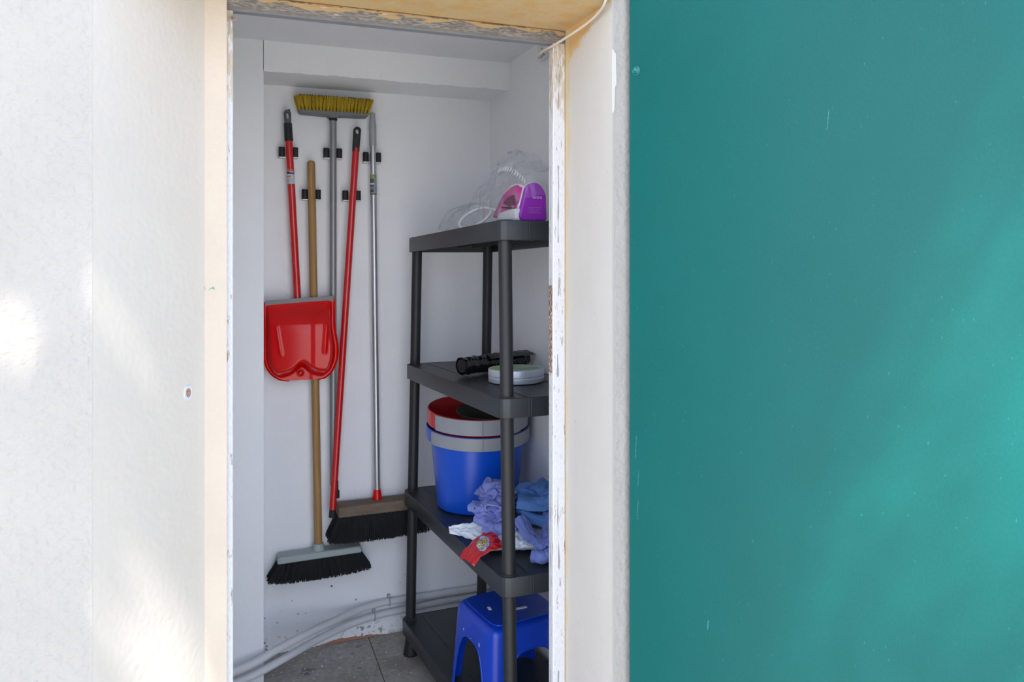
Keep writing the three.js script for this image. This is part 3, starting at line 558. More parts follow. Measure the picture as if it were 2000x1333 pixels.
// ------------------------------------------------------------------ on the top shelf: steam iron in a clear bag
{
  const Y = tierY(0, 1.85) - 0.0008, x = 0.699;
  const white = phys({ color: rgb(0.78, 0.79, 0.80), roughness: 0.3, clearcoat: 0.4 }), purple = phys({ color: rgb(0.30, 0.026, 0.46), roughness: 0.42 }), pink = phys({ color: rgb(0.56, 0.004, 0.27), roughness: 0.35, clearcoat: 0.3 });
  const t = thing('steam_iron', 'white and purple steam iron with pink handle inside a clear bag', 'iron', V(x, Y, 1.85));
  // soleplate and white base, pointed at the far end
  const foot = (w, d0, d1) => { const s = new THREE.Shape(); s.moveTo(x - w * 0.9, d0); s.lineTo(x + w * 0.9, d0); s.quadraticCurveTo(x + w * 1.15, lerp(d0, d1, 0.55), x, d1); s.quadraticCurveTo(x - w * 1.15, lerp(d0, d1, 0.55), x - w * 0.9, d0); return s; };
  const base = (w, d0, d1, y0, y1, bev) => { const g = new THREE.ExtrudeGeometry(foot(w, d0, d1), { depth: y1 - y0 - 2 * bev, bevelEnabled: true, bevelSize: bev, bevelThickness: bev, bevelOffset: -bev, bevelSegments: 3, curveSegments: 20 }); g.rotateX(-Math.PI / 2); g.translate(0, y0 + bev, 0); return g; };
  part(t, 'soleplate', base(0.048, 1.742, 1.985, Y + 0.0018, Y + 0.006, 0.001), steel);
  part(t, 'body', base(0.047, 1.738, 1.975, Y + 0.006, Y + 0.036, 0.007), white);
  // side profile with the hand hole, drawn in (d, y)
  const prof = (w, pts, hole, bev, m, name) => { const s = new THREE.Shape(); s.moveTo(...pts[0]); s.splineThru(pts.slice(1).map((p) => new THREE.Vector2(...p))); s.closePath(); if (hole) { const h = new THREE.Path(); h.moveTo(...hole[0]); h.splineThru([...hole.slice(1), hole[0]].map((p) => new THREE.Vector2(...p))); s.holes.push(h); } const g = new THREE.ExtrudeGeometry(s, { depth: 2 * w - 2 * bev, bevelEnabled: true, bevelSize: bev, bevelThickness: bev, bevelOffset: -bev, bevelSegments: 3, curveSegments: 30 }); g.rotateY(Math.PI / 2); g.translate(x - w + bev, Y, 0); return part(t, name, g, m); };
  prof(0.026, [[1.75, 0.03], [1.752, 0.07], [1.765, 0.094], [1.80, 0.098], [1.86, 0.088], [1.905, 0.066], [1.945, 0.036], [1.94, 0.028], [1.85, 0.028], [1.752, 0.028]], [[1.768, 0.052], [1.780, 0.078], [1.83, 0.078], [1.880, 0.063], [1.895, 0.049], [1.83, 0.042], [1.776, 0.043]], 0.006, pink, 'handle');
  prof(0.020, [[1.745, 0.092], [1.77, 0.100], [1.81, 0.104], [1.86, 0.095], [1.905, 0.073], [1.93, 0.052], [1.90, 0.066], [1.855, 0.086], [1.80, 0.096], [1.75, 0.088]], null, 0.003, white, 'handle_top');
  // heel plate facing the doorway
  const hp = (k) => { const s = new THREE.Shape(), w = 0.036 * k; s.moveTo(-w, 0.018); s.quadraticCurveTo(-w, 0.005, -w + 0.014, 0.004); s.lineTo(w - 0.006, 0.004); s.quadraticCurveTo(w, 0.005, w * 0.99, 0.014); s.lineTo(w * 0.96, 0.066); s.quadraticCurveTo(w * 0.72, 0.097, w * 0.12, 0.0985 * Math.sqrt(k)); s.quadraticCurveTo(-w * 0.42, 0.0985, -w * 0.56, 0.078); s.closePath(); return s; };
  const plate = new THREE.ExtrudeGeometry(hp(1), { depth: 0.014, bevelEnabled: true, bevelSize: 0.004, bevelThickness: 0.004, bevelOffset: -0.004, bevelSegments: 4, curveSegments: 20 }); plate.translate(x + 0.004, Y + 0.001, -1.748);
  const bk = new THREE.ExtrudeGeometry(hp(1.07), { depth: 0.010, bevelEnabled: true, bevelSize: 0.003, bevelThickness: 0.003, bevelOffset: -0.003, bevelSegments: 3, curveSegments: 20 }); bk.translate(x + 0.004, Y + 0.001, -1.760);
  part(t, 'heel_back', bk, white);
  part(t, 'heel_plate', plate, purple, { label: 'purple heel plate with small print' });
  const print = canvasTex(128, 160, (c, w, h) => { c.clearRect(0, 0, w, h); c.fillStyle = 'rgba(205,170,235,0.9)'; c.font = 'bold 26px sans-serif'; c.textAlign = 'center'; c.fillText('ultra', 84, 40); c.fillStyle = 'rgba(190,150,225,0.7)'; for (let i = 0; i < 4; i++) c.fillRect(22 + (i % 2) * 6, 92 + i * 11, 88 - (i % 3) * 8, 3); });
  const pg = new THREE.PlaneGeometry(0.052, 0.064); pg.translate(x + 0.006, Y + 0.043, -1.7297);
  part(t, 'heel_print', pg, std({ map: print, transparent: true, roughness: 0.5 }));
  // coiled lead rising from the heel, then a loop lying on the shelf
  const coil = []; for (let i = 0; i <= 240; i++) { const f = i / 240, a = f * 2 * Math.PI * 12, cx = x - 0.002 - 0.052 * f, cy = Y + 0.103 + 0.040 * Math.sin(f * 2.0), cd = 1.765 + 0.06 * f; coil.push(V(cx + 0.0042 * Math.cos(a) * Math.sin(f * 2), cy + 0.0048 * Math.cos(a), cd + 0.0048 * Math.sin(a))); }
  part(t, 'coiled_lead', tube(coil, 0.0016, 720, 6), white);
  const loop = []; for (let i = 0; i < 24; i++) { const a = i / 24 * 2 * Math.PI; { const h = 0.044 * Math.cos(a), w = 0.021 * Math.sin(a); loop.push(V(0.648 + 0.94 * h, tierY(0, 1.85) + 0.034 + w + 0.42 * h, 2.03 - 0.35 * h + 0.3 * w)); } }
  part(t, 'lead_loop', [tube(loop, 0.0042, 120, 8, true), tube([loop[2], V(0.70, Y + 0.05, 1.98), V(0.70, Y + 0.03, 1.93)], 0.0034, 30, 8)], white);
  seat(t, 0, 1.85);
}
{
  const bagMat = phys({ color: rgb(0.95, 0.96, 0.98), transmission: 0.96, thickness: 0, roughness: 0.06, ior: 1.45, specularIntensity: 0.6, side: THREE.DoubleSide });
  const t = thing('plastic_bag', 'crumpled clear plastic bag wrapped round the iron on the top shelf', 'plastic bag', V(0.72, tierY(0, 1.95), 1.95));
  const y0 = (d) => tierY(0, d) + 0.002;
  // a tunnel of film along the shelf, collapsed at the far end, peaked above the iron
  const film = sheet((u, v) => {
    const d = lerp(1.690, 2.235, v), a = u * Math.PI;
    const H = 0.118 * sm(1.672, 1.712, d) + 0.062 * Math.exp(-(((d - 1.83) / 0.085) ** 2)) - 0.050 * sm(1.90, 2.02, d) - 0.065 * sm(2.06, 2.235, d) + 0.004;
    const W = 0.092 * (0.85 + 0.15 * sm(1.68, 1.73, d)) * lerp(1, 0.45, sm(2.1, 2.235, d)), cx = lerp(0.706, 0.655, sm(1.85, 2.12, d));
    const cr = Math.abs(noise(u * 7, v * 9, 2)) * 1.4 + 0.5 * Math.abs(noise(u * 17, v * 21, 5)), k = 1.05 - 0.22 * cr;
    const px = Math.sign(Math.cos(a)) * Math.pow(Math.abs(Math.cos(a)), 0.8), py = Math.pow(Math.sin(a), 0.9);
    return V(Math.min(0.872, cx - px * W * k + 0.006 * noise(v * 12, u * 5, 9)), y0(d) + 0.002 + Math.max(0, py * H * k), d + 0.01 * noise(u * 9, v * 9, 4));
  }, 90, 110, 0);
  part(t, 'film', film, bagMat);
  const twist = sheet((u, v) => { const a = u * 2 * Math.PI, r = lerp(0.006, 0.020, v) * (1 + 0.4 * noise(u * 9, v * 6, 3)); return V(0.706 - 0.075 * v * 0.6 + r * Math.cos(a) + 0.01 * noise(v * 5, 1), y0(1.86) + 0.165 - 0.018 * v + r * 0.8 * Math.sin(a), 1.86 + 0.04 * v); }, 28, 20, 0);
  part(t, 'gathered_neck', twist, bagMat);
}

// ------------------------------------------------------------------ second shelf: roll of bin bags and a round tin
{
  const Y = (d) => tierY(1, d);
  const t = thing('bin_bag_roll', 'roll of shiny black bin bags lying behind the round tin', 'bin bags', V(0.74, Y(2.14), 2.14));
  const film = phys({ color: rgb(0.006, 0.007, 0.008), roughness: 0.22, clearcoat: 0.5 });
  const a = V(0.628, Y(2.10) + 0.030, 2.10), b = V(0.864, Y(2.19) + 0.030, 2.20), dir = b.clone().sub(a), up = new THREE.Vector3(0, 1, 0), sd = dir.clone().normalize().cross(up).normalize();
  part(t, 'roll', sheet((u, v) => { const g = u * 2 * Math.PI * 1.12, r = 0.0245 * (1 + 0.22 * (Math.abs(noise(u * 5, v * 16, 3)) - 0.2) - 0.10 * Math.abs(noise(u * 12, v * 30, 6))) + 0.0018 * u; return a.clone().addScaledVector(dir, v).addScaledVector(up, r * Math.cos(g)).addScaledVector(sd, r * Math.sin(g)); }, 56, 70, 0.0012), film);
  const loose = sheet((u, v) => a.clone().addScaledVector(dir, 0.35 + 0.65 * v).addScaledVector(up, 0.0275 - 0.010 * u * u + 0.003 * noise(u * 4, v * 9)).addScaledVector(sd, 0.0 + 0.05 * u * (0.6 + 0.4 * v)), 14, 24, 0.0008);
  part(t, 'loose_end', loose, std({ color: rgb(0.028, 0.026, 0.024), roughness: 0.45 }));
  part(t, 'core', [bar(a.clone().addScaledVector(dir, 0.004), a.clone().addScaledVector(dir, 0.02), 0.019, 0.019, 24)], std({ color: rgb(0.01, 0.011, 0.012), roughness: 0.6 }));
}
{
  const d = 1.936, x = 0.736, Y = tierY(1, d) + 0.0008, tin = std({ color: rgb(0.60, 0.66, 0.74), roughness: 0.38, metalness: 0.4 });
  const t = thing('tin', 'round flat metal tin with a green printed lid behind the front post', 'tin', V(x, Y, d));
  const at = (p) => lathe(p.map(([r, y]) => [r, y + Y]), x, d, 72);
  part(t, 'body', at([[0.0001, 0.0005], [0.0735, 0.0005], [0.0755, 0.002], [0.076, 0.012], [0.0765, 0.0135], [0.0755, 0.015], [0.0735, 0.0165], [0.0735, 0.02]]), tin);
  const lid = part(t, 'lid', at([[0.0735, 0.0178], [0.0765, 0.0178], [0.0768, 0.019], [0.0765, 0.035], [0.0745, 0.0372], [0.072, 0.0372], [0.070, 0.0358], [0.0001, 0.0358]]), tin);
  const art = canvasTex(256, 256, (c, w, h) => {
    c.fillStyle = '#8fae86'; c.beginPath(); c.arc(128, 128, 127, 0, 7); c.fill(); c.strokeStyle = '#b5c765'; c.lineWidth = 10; c.beginPath(); c.arc(128, 128, 120, 0, 7); c.stroke();
    c.fillStyle = '#a6c24e'; c.beginPath(); c.ellipse(60, 128, 52, 86, 0, 0, 7); c.fill(); c.fillStyle = '#7fa596'; c.beginPath(); c.ellipse(170, 150, 70, 60, 0.3, 0, 7); c.fill(); c.fillStyle = '#b9bd93'; c.beginPath(); c.ellipse(185, 96, 46, 18, -0.2, 0, 7); c.fill(); c.fillStyle = '#4f7d68'; for (let i = 0; i < 5; i++) c.fillRect(120 + i * 3, 132 + i * 14, 84 - i * 10, 5);
  });
  const disc = new THREE.CircleGeometry(0.070, 64); disc.rotateX(-Math.PI / 2); disc.translate(x, Y + 0.0362, d * -1);
  part(lid, 'print', disc, std({ map: art, roughness: 0.45 }), { label: 'green and yellow printed lid face' });
  seat(t, 1, d);
}

// ------------------------------------------------------------------ third shelf: two nested buckets
const BX = 0.724, BD = 2.245;
{
  const Y = tierY(2, BD) + 0.001;
  const view = Math.atan2(-BX, BD);                                    // bearing from the buckets to the doorway
  const blueM = phys({ color: rgb(0.002, 0.085, 0.62), roughness: 0.30, clearcoat: 0.35, clearcoatRoughness: 0.3 }), redM = phys({ color: rgb(0.56, 0.012, 0.015), roughness: 0.32, clearcoat: 0.3 });
  const strapM = std({ color: rgb(0.30, 0.32, 0.35), roughness: 0.42 });
  const at = (p, seg = 96) => lathe(p, BX, BD, seg);
  const strap = (r, y0, y1, a0, a1, tab) => { const g = sheet((u, v) => { const a = lerp(a0, a1, u), pr = [[0, 0], [0.0035, 0.004], [0.004, 0.5], [0.0035, 0.996], [0, 1]], k = v * 4, i = Math.min(3, Math.floor(k)), f = k - i; const o = lerp(pr[i][0], pr[i + 1][0], f), yy = lerp(pr[i][1], pr[i + 1][1], f), w = 1; const y = lerp(y0 - tab * Math.exp(-(((u - 0.56) / 0.035) ** 2)), y1, yy); return V(BX + (r + o) * Math.sin(a), y, BD - (r + o) * Math.cos(a)); }, 120, 12, 0.0015); return g; };
  // bearings: 0 faces straight out along the depth; the doorway lies a little to the left
  const b0 = -Math.atan2(BX, BD), A = (deg) => b0 + THREE.MathUtils.degToRad(deg);
  const tb = thing('bucket', 'blue plastic bucket with a grey carrying handle folded round its rim', 'bucket', V(BX, Y, BD), 'nested buckets on the third shelf');
  part(tb, 'body', at([[0.0001, Y], [0.118, Y], [0.124, Y + 0.004], [0.1435, 0.752], [0.1455, 0.757], [0.1565, 0.758], [0.1585, 0.762], [0.1585, 0.794], [0.1565, 0.797], [0.1545, 0.795], [0.146, 0.764], [0.140, 0.75], [0.120, Y + 0.008], [0.0001, Y + 0.008]]), blueM);
  part(tb, 'handle', strap(0.159, 0.7585, 0.7955, A(-58), A(122), 0), strapM, { label: 'grey bail handle' });
  const tr = thing('bucket', 'red plastic bucket with a grey handle, nested inside the blue one', 'bucket', V(BX, 0.60, BD), 'nested buckets on the third shelf');
  part(tr, 'body', at([[0.0001, 0.60], [0.113, 0.60], [0.1375, 0.785], [0.139, 0.800], [0.1525, 0.801], [0.1545, 0.805], [0.1545, 0.846], [0.1525, 0.849], [0.149, 0.8475], [0.142, 0.808], [0.135, 0.785], [0.110, 0.606], [0.0001, 0.606]]), redM);
  part(tr, 'handle', strap(0.155, 0.8025, 0.8475, A(-52), A(126), 0.004), strapM, { label: 'grey bail handle' });
  const seam = (tr2, y0, y1, r) => { const a = A(6); part(tr2, 'hinge_line', bar(V(BX + r * Math.sin(a), y0, BD - r * Math.cos(a)), V(BX + r * Math.sin(a), y1, BD - r * Math.cos(a)), 0.0007, 0.0007, 6), std({ color: rgb(0.10, 0.11, 0.12), roughness: 0.6 })); };
  seam(tr, 0.804, 0.846, 0.1595); seam(tb, 0.760, 0.794, 0.1635);
  const tw = thing('bowl', 'dark grey plastic bowl lying inside the red bucket', 'bowl', V(BX + 0.03, 0.74, BD - 0.02));
  const wx = BX + 0.028, wd = BD - 0.022;
  part(tw, 'body', lathe([[0.0001, 0.765], [0.06, 0.765], [0.088, 0.826], [0.096, 0.833], [0.100, 0.838], [0.0985, 0.842], [0.093, 0.838], [0.084, 0.826], [0.058, 0.771], [0.0001, 0.771]], wx, wd, 72), std({ color: rgb(0.075, 0.07, 0.06), roughness: 0.35 }));
  // the buckets stand a little askew in each other: base on the sloping shelf, rims dipping to the front
  const lean = (o, rim) => { const s0 = (TIER[2].yF - TIER[2].yL) / (dF - dL); o.traverse((m) => { if (!m.isMesh) return; const w = wp(m), p = m.geometry.attributes.position; for (let i = 0; i < p.count; i++) { const y = p.getY(i) + w.y; p.setY(i, p.getY(i) + lerp(s0, rim, sm(0.56, 0.76, y)) * (-(p.getZ(i) + w.z) - BD)); } }); };
  lean(tb, 0.06); lean(tr, 0.06); lean(tw, 0.06);
}
// ------------------------------------------------------------------ cloths and a packet in front of the buckets
const weave = tex(256, 256, (u, v) => 0.5 + 0.25 * Math.sin(u * 201) * Math.sin(v * 201) + 0.3 * noise(u * 70, v * 70, 3), { color: false, size: [0.05, 0.05] });
const clothMat = (r, g, b, s) => std({ map: tex(256, 256, (u, v) => { const k = 1 + 0.22 * fbm(u * 30, v * 30, s, 4); return [r * k, g * k, b * k]; }), roughness: 0.98, bumpMap: weave, bumpScale: 0.0008 });
// a crumpled lump of cloth: an ellipsoid whose surface is puckered into soft folds with sharp valleys
function crumple(x, y, d, rx, ry, rd, seed, amp = 0.27, freq = 1.25) {
  const g = new THREE.IcosahedronGeometry(1, 42), p = g.attributes.position, v = new THREE.Vector3();
  for (let i = 0; i < p.count; i++) {
    v.fromBufferAttribute(p, i).normalize();
    const wx = v.x + 0.45 * noise(v.x * 1.3, v.y * 1.3, v.z * 1.3 + seed), wy = v.y + 0.45 * noise(v.y * 1.3, v.z * 1.3, v.x * 1.3 + seed + 4), wz = v.z + 0.3 * noise(v.z * 1.3, v.x * 1.3, v.y * 1.3 + seed + 9);
    const f1 = Math.abs(noise(wx * freq, wy * freq * 1.5, wz * freq + seed)), f2 = Math.abs(noise(wx * freq * 2.3, wy * freq * 3.2, wz * freq * 2.3 + seed * 2));
    const k = 0.78 + amp * 2.2 * Math.pow(f1, 0.75) + amp * 0.5 * Math.pow(f2, 0.8);
    p.setXYZ(i, x + v.x * rx * k, Math.max(y - ry * 0.80, y + v.y * ry * k), -d + v.z * rd * k);
  }
  g.computeVertexNormals(); const w = mergeVertices(g.deleteAttribute('normal') && g, 1e-6); w.computeVertexNormals();
  return w.toNonIndexed();
}
// a band of cloth swept along a path, rolled across its width
function band(path, width, roll, seed, thick = 0.003, n = 60, flat = 1) {
  const c = new THREE.CatmullRomCurve3(path.map((p) => V(...p)));
  return sheet((u, v) => {
    const p = c.getPoint(u), tg = c.getTangent(u), sd = tg.clone().cross(new THREE.Vector3(0.2, 1, 0.4).normalize()).normalize(), up = sd.clone().cross(tg).normalize();
    const a = (v - 0.5) * roll, r = width / Math.max(0.3, roll), wob = 0.10 * width * noise(u * 5, v * 3, seed);
    return p.addScaledVector(sd, Math.sin(a) * r + wob).addScaledVector(up, (Math.cos(a) - 1) * r * flat + wob * 0.7 + 0.004 * noise(u * 9, v * 8, seed + 3));
  }, n, 26, thick);
}
{
  const Y = (d) => tierY(2, d);
  const t1 = thing('cleaning_cloth', 'blue-violet microfibre cloth crumpled beside the bucket, left of the front post', 'cloth', V(0.67, Y(1.95) + 0.04, 1.94), 'crumpled cloths');
  part(t1, 'cloth', [crumple(0.682, 0.664, 1.955, 0.046, 0.042, 0.055, 3.1), crumple(0.674, 0.630, 1.935, 0.052, 0.030, 0.048, 8.4),
    band([[0.620, 0.628, 1.93], [0.650, 0.622, 1.895], [0.690, 0.628, 1.885]], 0.05, 4.2, 2), band([[0.612, 0.648, 1.96], [0.640, 0.654, 1.92], [0.685, 0.664, 1.905]], 0.045, 4.6, 7), band([[0.655, 0.667, 1.925], [0.654, 0.666, 1.90], [0.652, 0.664, 1.878]], 0.11, 5.2, 21, 0.0030, 20, 0.40), band([[0.690, 0.632, 1.915], [0.686, 0.630, 1.89], [0.682, 0.628, 1.868]], 0.085, 4.9, 23, 0.0030, 20, 0.5), band([[0.627, 0.655, 1.95], [0.622, 0.654, 1.935], [0.618, 0.652, 1.918]], 0.045, 5.0, 27, 0.0020, 20, 0.6), band([[0.632, 0.622, 1.89], [0.660, 0.614, 1.868], [0.700, 0.624, 1.868]], 0.06, 2.6, 11)], clothMat(0.30, 0.36, 0.86, 3));
  const t2 = thing('cleaning_cloth', 'deep blue cloth folded in a soft heap, right of the front post', 'cloth', V(0.80, Y(1.9) + 0.04, 1.92), 'crumpled cloths');
  part(t2, 'cloth', [crumple(0.805, 0.640, 1.93, 0.066, 0.050, 0.075, 5.7, 0.26, 1.2), band([[0.728, 0.674, 1.89], [0.775, 0.676, 1.85], [0.84, 0.700, 1.86]], 0.07, 2.4, 4), band([[0.728, 0.644, 1.87], [0.78, 0.632, 1.835], [0.85, 0.650, 1.84]], 0.055, 3.0, 6)], clothMat(0.12, 0.28, 0.70, 5));
  const t3 = thing('cleaning_cloth', 'blue cloth strip twisted down to the shelf edge, its end rolled open', 'cloth', V(0.74, Y(1.76), 1.77), 'crumpled cloths');
  part(t3, 'cloth', [band([[0.715, 0.640, 1.84], [0.722, 0.612, 1.79], [0.735, 0.604, 1.755], [0.742, 0.596, 1.735]], 0.05, 2.2, 3), band([[0.800, 0.640, 1.84], [0.775, 0.612, 1.79], [0.758, 0.606, 1.755], [0.748, 0.598, 1.735]], 0.046, 2.2, 8),
    band([[0.700, 0.590, 1.735], [0.728, 0.588, 1.718], [0.756, 0.594, 1.722]], 0.062, 5.2, 12), crumple(0.808, 0.588, 1.785, 0.036, 0.028, 0.038, 9.9)], clothMat(0.25, 0.34, 0.86, 7));
  // packet of wipes: white film body, red printed end drooping over the shelf's edge
  const t4 = thing('wipes_packet', 'white plastic packet with a red printed end hanging over the shelf edge', 'packet', V(0.68, Y(1.82), 1.82));
  const film = phys({ color: rgb(0.72, 0.80, 0.88), roughness: 0.35, clearcoat: 0.2 });
  const body = (cx, cd, L, W, H, turn, seed) => { const g = sheet((u, v) => { const a = u * 2 * Math.PI, s = (v - 0.5) * 2, e = Math.pow(Math.max(0, 1 - Math.pow(Math.abs(s), 4)), 0.5), cr = 1 + 0.18 * (Math.abs(noise(u * 9, v * 7, seed)) - 0.2) + 0.08 * noise(u * 24, v * 18, seed); const lx = s * L, lz = Math.cos(a) * W * (0.82 + 0.18 * e) * cr, ly = (Math.sin(a) * 0.5 + 0.5) * H * (0.12 + 0.88 * e) * cr; const X = cx + lx * Math.cos(turn) - lz * Math.sin(turn), D = cd + lx * Math.sin(turn) + lz * Math.cos(turn); return V(X, Y(D) + 0.002 + ly, D); }, 64, 50, 0); return g; };
  part(t4, 'film', [body(0.712, 1.850, 0.080, 0.056, 0.040, -0.35, 4), sheet((u, v) => V(lerp(0.560, lerp(0.650, 0.630, v), u), lerp(0.582 - 0.012 * v, lerp(0.600, 0.566, v), u) + 0.005 * noise(u * 6, v * 5, 3), lerp(1.99 - 0.01 * v, lerp(1.945, 1.865, v), u) + 0.006 * noise(u * 9, v * 7, 6)), 24, 18, 0.0012)], film);
  const art = canvasTex(256, 256, (c, w, h) => {
    c.fillStyle = '#c3121f'; c.fillRect(0, 0, w, h); c.save(); c.translate(128, 120); c.rotate(1.9);
    c.fillStyle = '#aab4de'; c.beginPath(); c.ellipse(0, 4, 84, 46, 0, 0, 7); c.fill(); c.strokeStyle = '#4a2d86'; c.lineWidth = 4; c.stroke();
    c.font = 'bold 36px sans-serif'; c.textAlign = 'center'; c.lineWidth = 6; c.strokeStyle = '#26304a'; c.fillStyle = '#f0d64a'; c.strokeText('STEMA', 4, -2); c.fillText('STEMA', 4, -2); c.strokeText('CASA', 0, 30); c.fillText('CASA', 0, 30); c.restore();
  });
  const red = sheet((u, v) => {
    // u along the droop from the packet outwards, v across; pleated towards its free end
    const f = Math.abs(noise(u * 3, v * 13, 5)) * 0.008 * u + 0.004 * noise(u * 6, v * 6, 2);
    const x = lerp(0.640, 0.560, u) + 0.004 * v, d = lerp(1.870, 1.768, v) + 0.010 * u, drop = 0.064 * lerp(1.05, 0.62, v) * Math.pow(u, 2.2);
    return V(x - f * 0.8, lerp(0.606, 0.592, Math.abs(v - 0.35)) - drop + f, d);
  }, 44, 44, 0.0012);
  part(t4, 'printed_end', red, phys({ map: art, roughness: 0.28, clearcoat: 0.5, side: THREE.DoubleSide }), { label: 'red crimped end with yellow lettering' });
}
// ------------------------------------------------------------------ bottom shelf: blue step stool
{
  const blue = phys({ color: rgb(0.004, 0.055, 0.55), roughness: 0.30, clearcoat: 0.3, clearcoatRoughness: 0.3 });
  const cx = 0.727, cd = 1.958, turn = 0.15, H = 0.226, Y = (d) => tierY(3, d) + 0.0012;
  const t = thing('step_stool', 'small blue plastic step stool with arched sides on the bottom shelf', 'stool', V(cx, Y(cd), cd));
  // half width at a height, and a rounded-square outline
  const half = (y) => lerp(0.132, 0.117, y / H), outline = (p) => { const a = p * 2 * Math.PI + Math.PI / 4, c = Math.cos(a), s = Math.sin(a), n = 7, k = Math.pow(Math.pow(Math.abs(c), n) + Math.pow(Math.abs(s), n), -1 / n); return [c * k, s * k]; };
  const place = (ox, od, y) => { const X = cx + ox * Math.cos(turn) - od * Math.sin(turn), D = cd + ox * Math.sin(turn) + od * Math.cos(turn); return V(X, Y(D) + y, D); };
  const arch = (p) => { const q = (p * 4) % 1, m = Math.abs(q - 0.5) * 2; return m > 0.76 ? 0 : 0.158 * Math.pow(1 - Math.pow(m / 0.76, 4), 0.5); };
  const skirt = sheet((u, v) => { const p = u, [ox, od] = outline(p), y0 = arch(p);
    if (v < 0.7) { const y = lerp(y0, H - 0.020, v / 0.7), h = half(y); return place(ox * h, od * h, y); }
    const f = (v - 0.7) / 0.3, a = f * Math.PI / 2, h = half(H - 0.02) - 0.020 * (1 - Math.cos(a)); return place(ox * h, od * h, H - 0.020 + 0.020 * Math.sin(a)); }, 320, 24, 0.003);
  part(t, 'legs', skirt, blue);
  part(t, 'seat', sheet((u, v) => { const [ox, od] = outline(u), h = (half(H - 0.02) - 0.0195) * v; return place(ox * h, od * h, H - 0.0018 * (1 - v * v)); }, 120, 16, 0.003), blue);
  const lip = []; for (let i = 0; i < 320; i++) { const p = i / 320, [ox, od] = outline(p), y = arch(p), h = half(y) - 0.0005; lip.push(place(ox * h, od * h, y + 0.0028)); }
  part(t, 'edge_bead', new THREE.TubeGeometry(new THREE.CatmullRomCurve3(lip, true), 900, 0.0026, 6, true), blue);
  const fl = std({ color: rgb(0.75, 0.78, 0.82), roughness: 0.7 });
  const fleck = (p, rx, ry, nrm) => { const g = new THREE.SphereGeometry(1, 12, 8); g.scale(rx, ry, 0.0008); g.applyQuaternion(new THREE.Quaternion().setFromUnitVectors(new THREE.Vector3(0, 0, 1), nrm)); g.translate(p.x, p.y, p.z); return g; };
  const lx = new THREE.Vector3(-1, 0, 0), top = new THREE.Vector3(0, 1, 0);
  part(t, 'paint_flecks', [fleck(place(-half(0.17), 0.045, 0.17), 0.0012, 0.004, lx), fleck(place(-half(0.165), 0.0, 0.163), 0.0012, 0.0026, lx), fleck(place(-half(0.16), -0.05, 0.168), 0.002, 0.006, lx),
    rblock(cx - 0.002, cx + 0.036, Y(cd - 0.03) + H + 0.0012, Y(cd - 0.03) + H + 0.0042, cd - 0.036, cd - 0.028, 0.0008), rblock(cx - 0.066, cx - 0.058, Y(cd) + H + 0.0012, Y(cd) + H + 0.0042, cd - 0.012, cd + 0.004, 0.0008)], fl, { label: 'flecks of white paint' });
}
// ------------------------------------------------------------------ white cable over the doorway's corner, socket on the inner wall
{
  const cab = std({ color: rgb(0.62, 0.55, 0.46), roughness: 0.5 });
  const t = thing('cable', 'white cable sagging across the upper right corner of the doorway', 'cable', V(0.664, 1.77, 1.45));
  part(t, 'lead', tube([V(0.668, 1.84, 1.277), V(0.667, 1.806, 1.278), V(0.674, 1.794, 1.33), V(0.6685, 1.7845, 1.38), V(0.6575, 1.776, 1.43), V(0.6475, 1.7695, 1.485), V(0.648, 1.772, 1.525), V(0.665, 1.782, 1.60), V(0.74, 1.823, 1.78), V(0.862, 1.905, 2.05), V(0.884, 1.925, 2.09)], 0.0027, 160, 10), cab);
  part(t, 'cable_clip', [rblock(0.660, 0.682, 1.815, 1.822, 1.2725, 1.2838, 0.0012), bar(V(0.678, 1.8185, 1.2735), V(0.678, 1.8185, 1.270), 0.0022, 0.0018, 10)], std({ color: rgb(0.30, 0.25, 0.19), roughness: 0.6, metalness: 0.3 }));
  const s = thing('socket', 'white round-ended wall socket where the cable ends', 'socket', V(XR, 1.905, 2.10));
  const g = rblock(XR - 0.018, XR, 1.905, 1.985 - 0.02, 2.0, 2.125, 0.007, 4);
  part(s, 'plate', g, std({ color: rgb(0.74, 0.75, 0.74), roughness: 0.45 }));
  for (const y of [1.925, 1.936, 1.947]) part(s, 'hole', bar(V(XR - 0.0186, y, 2.085), V(XR - 0.0176, y, 2.085), 0.0026, 0.0026, 14), black);
}
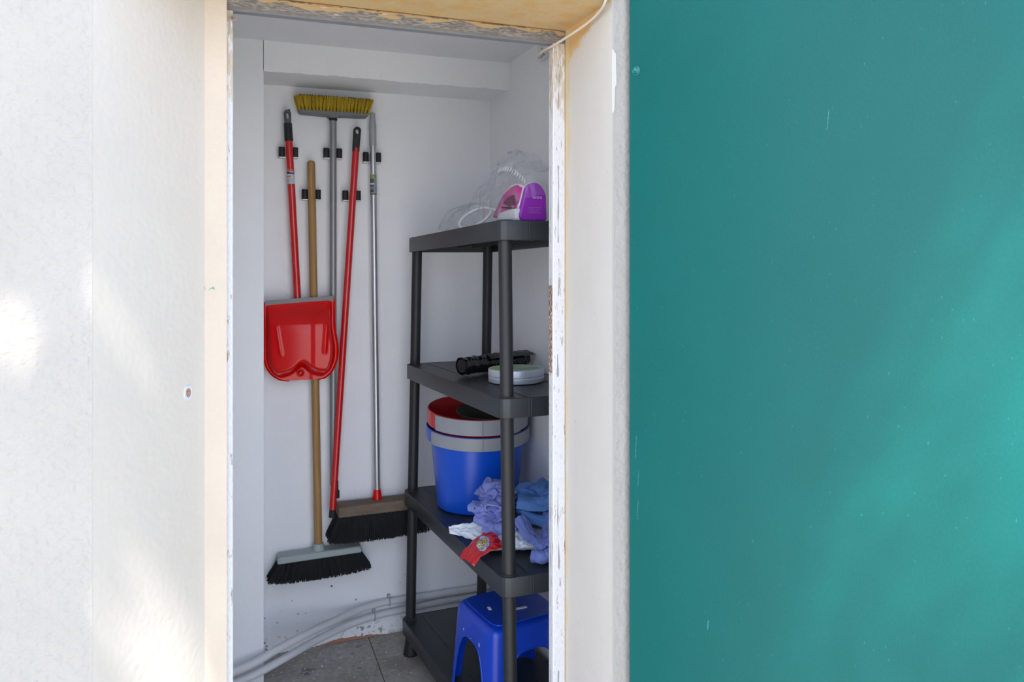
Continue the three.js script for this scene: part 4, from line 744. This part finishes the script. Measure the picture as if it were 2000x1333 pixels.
// ------------------------------------------------------------------ marks on the left side of the doorway
{
  const t = thing('wall_plug', 'broken screw hole with a rust-brown plug in the left reveal', 'screw hole', V(-0.0674, 1.0806, 1.4527));
  const nrm = new THREE.Vector3(0.797, 0, 0.603), q = new THREE.Quaternion().setFromUnitVectors(new THREE.Vector3(0, 0, 1), nrm), o = V(-0.0670, 1.081, 1.4527);
  const put = (g, k = 0) => { g.applyQuaternion(q); g.translate(o.x + nrm.x * k, o.y, o.z + nrm.z * k); return g; };
  const rag = (r, sx, sy) => { const s = new THREE.Shape(); for (let i = 0; i <= 18; i++) { const a = i / 18 * 2 * Math.PI, k = r * (1 + 0.16 * noise(Math.cos(a) * 2, Math.sin(a) * 2, 6)); s[i ? 'lineTo' : 'moveTo'](k * sx * Math.cos(a), k * sy * Math.sin(a)); } return s; };
  const ring = rag(0.0105, 1, 1.3); ring.holes.push(new THREE.Path(rag(0.0068, 1, 1.3).getPoints().reverse()));
  part(t, 'chipped_edge', put(new THREE.ExtrudeGeometry(ring, { depth: 0.0012, bevelEnabled: true, bevelSize: 0.0006, bevelThickness: 0.0006, bevelSegments: 2 }), -0.0006), std({ color: rgb(0.60, 0.64, 0.70), roughness: 0.9 }));
  part(t, 'plug', put(new THREE.CylinderGeometry(0.0068, 0.0064, 0.001, 20).rotateX(Math.PI / 2).scale(1, 1.25, 1), 0.0002), std({ map: tex(32, 32, (u, v) => mixc([0.30, 0.10, 0.05], [0.50, 0.30, 0.22], sm(-0.3, 0.3, fbm(u * 5, v * 5, 3, 3)))), roughness: 0.9 }));
  const m = thing('paint_mark', 'small green paint scrape on the beige strip beside the frame', 'paint mark', V(-0.030, 1.262, DR));
  const tri = (pts) => { const s = new THREE.Shape(pts.map(([a, b]) => new THREE.Vector2(a, b))); return new THREE.ExtrudeGeometry(s, { depth: 0.0004, bevelEnabled: false }); };
  const gm = std({ color: rgb(0.13, 0.36, 0.24), roughness: 0.7 });
  part(m, 'scrape', [tri([[-0.0345, 1.2605], [-0.026, 1.2665], [-0.0235, 1.2600], [-0.028, 1.2625]]).translate(0, 0, -DR), tri([[-0.042, 1.268], [-0.0398, 1.258], [-0.0404, 1.264]]).translate(0, 0, -DR + 0.0016)], gm);
}

renderer.render(scene, camera);
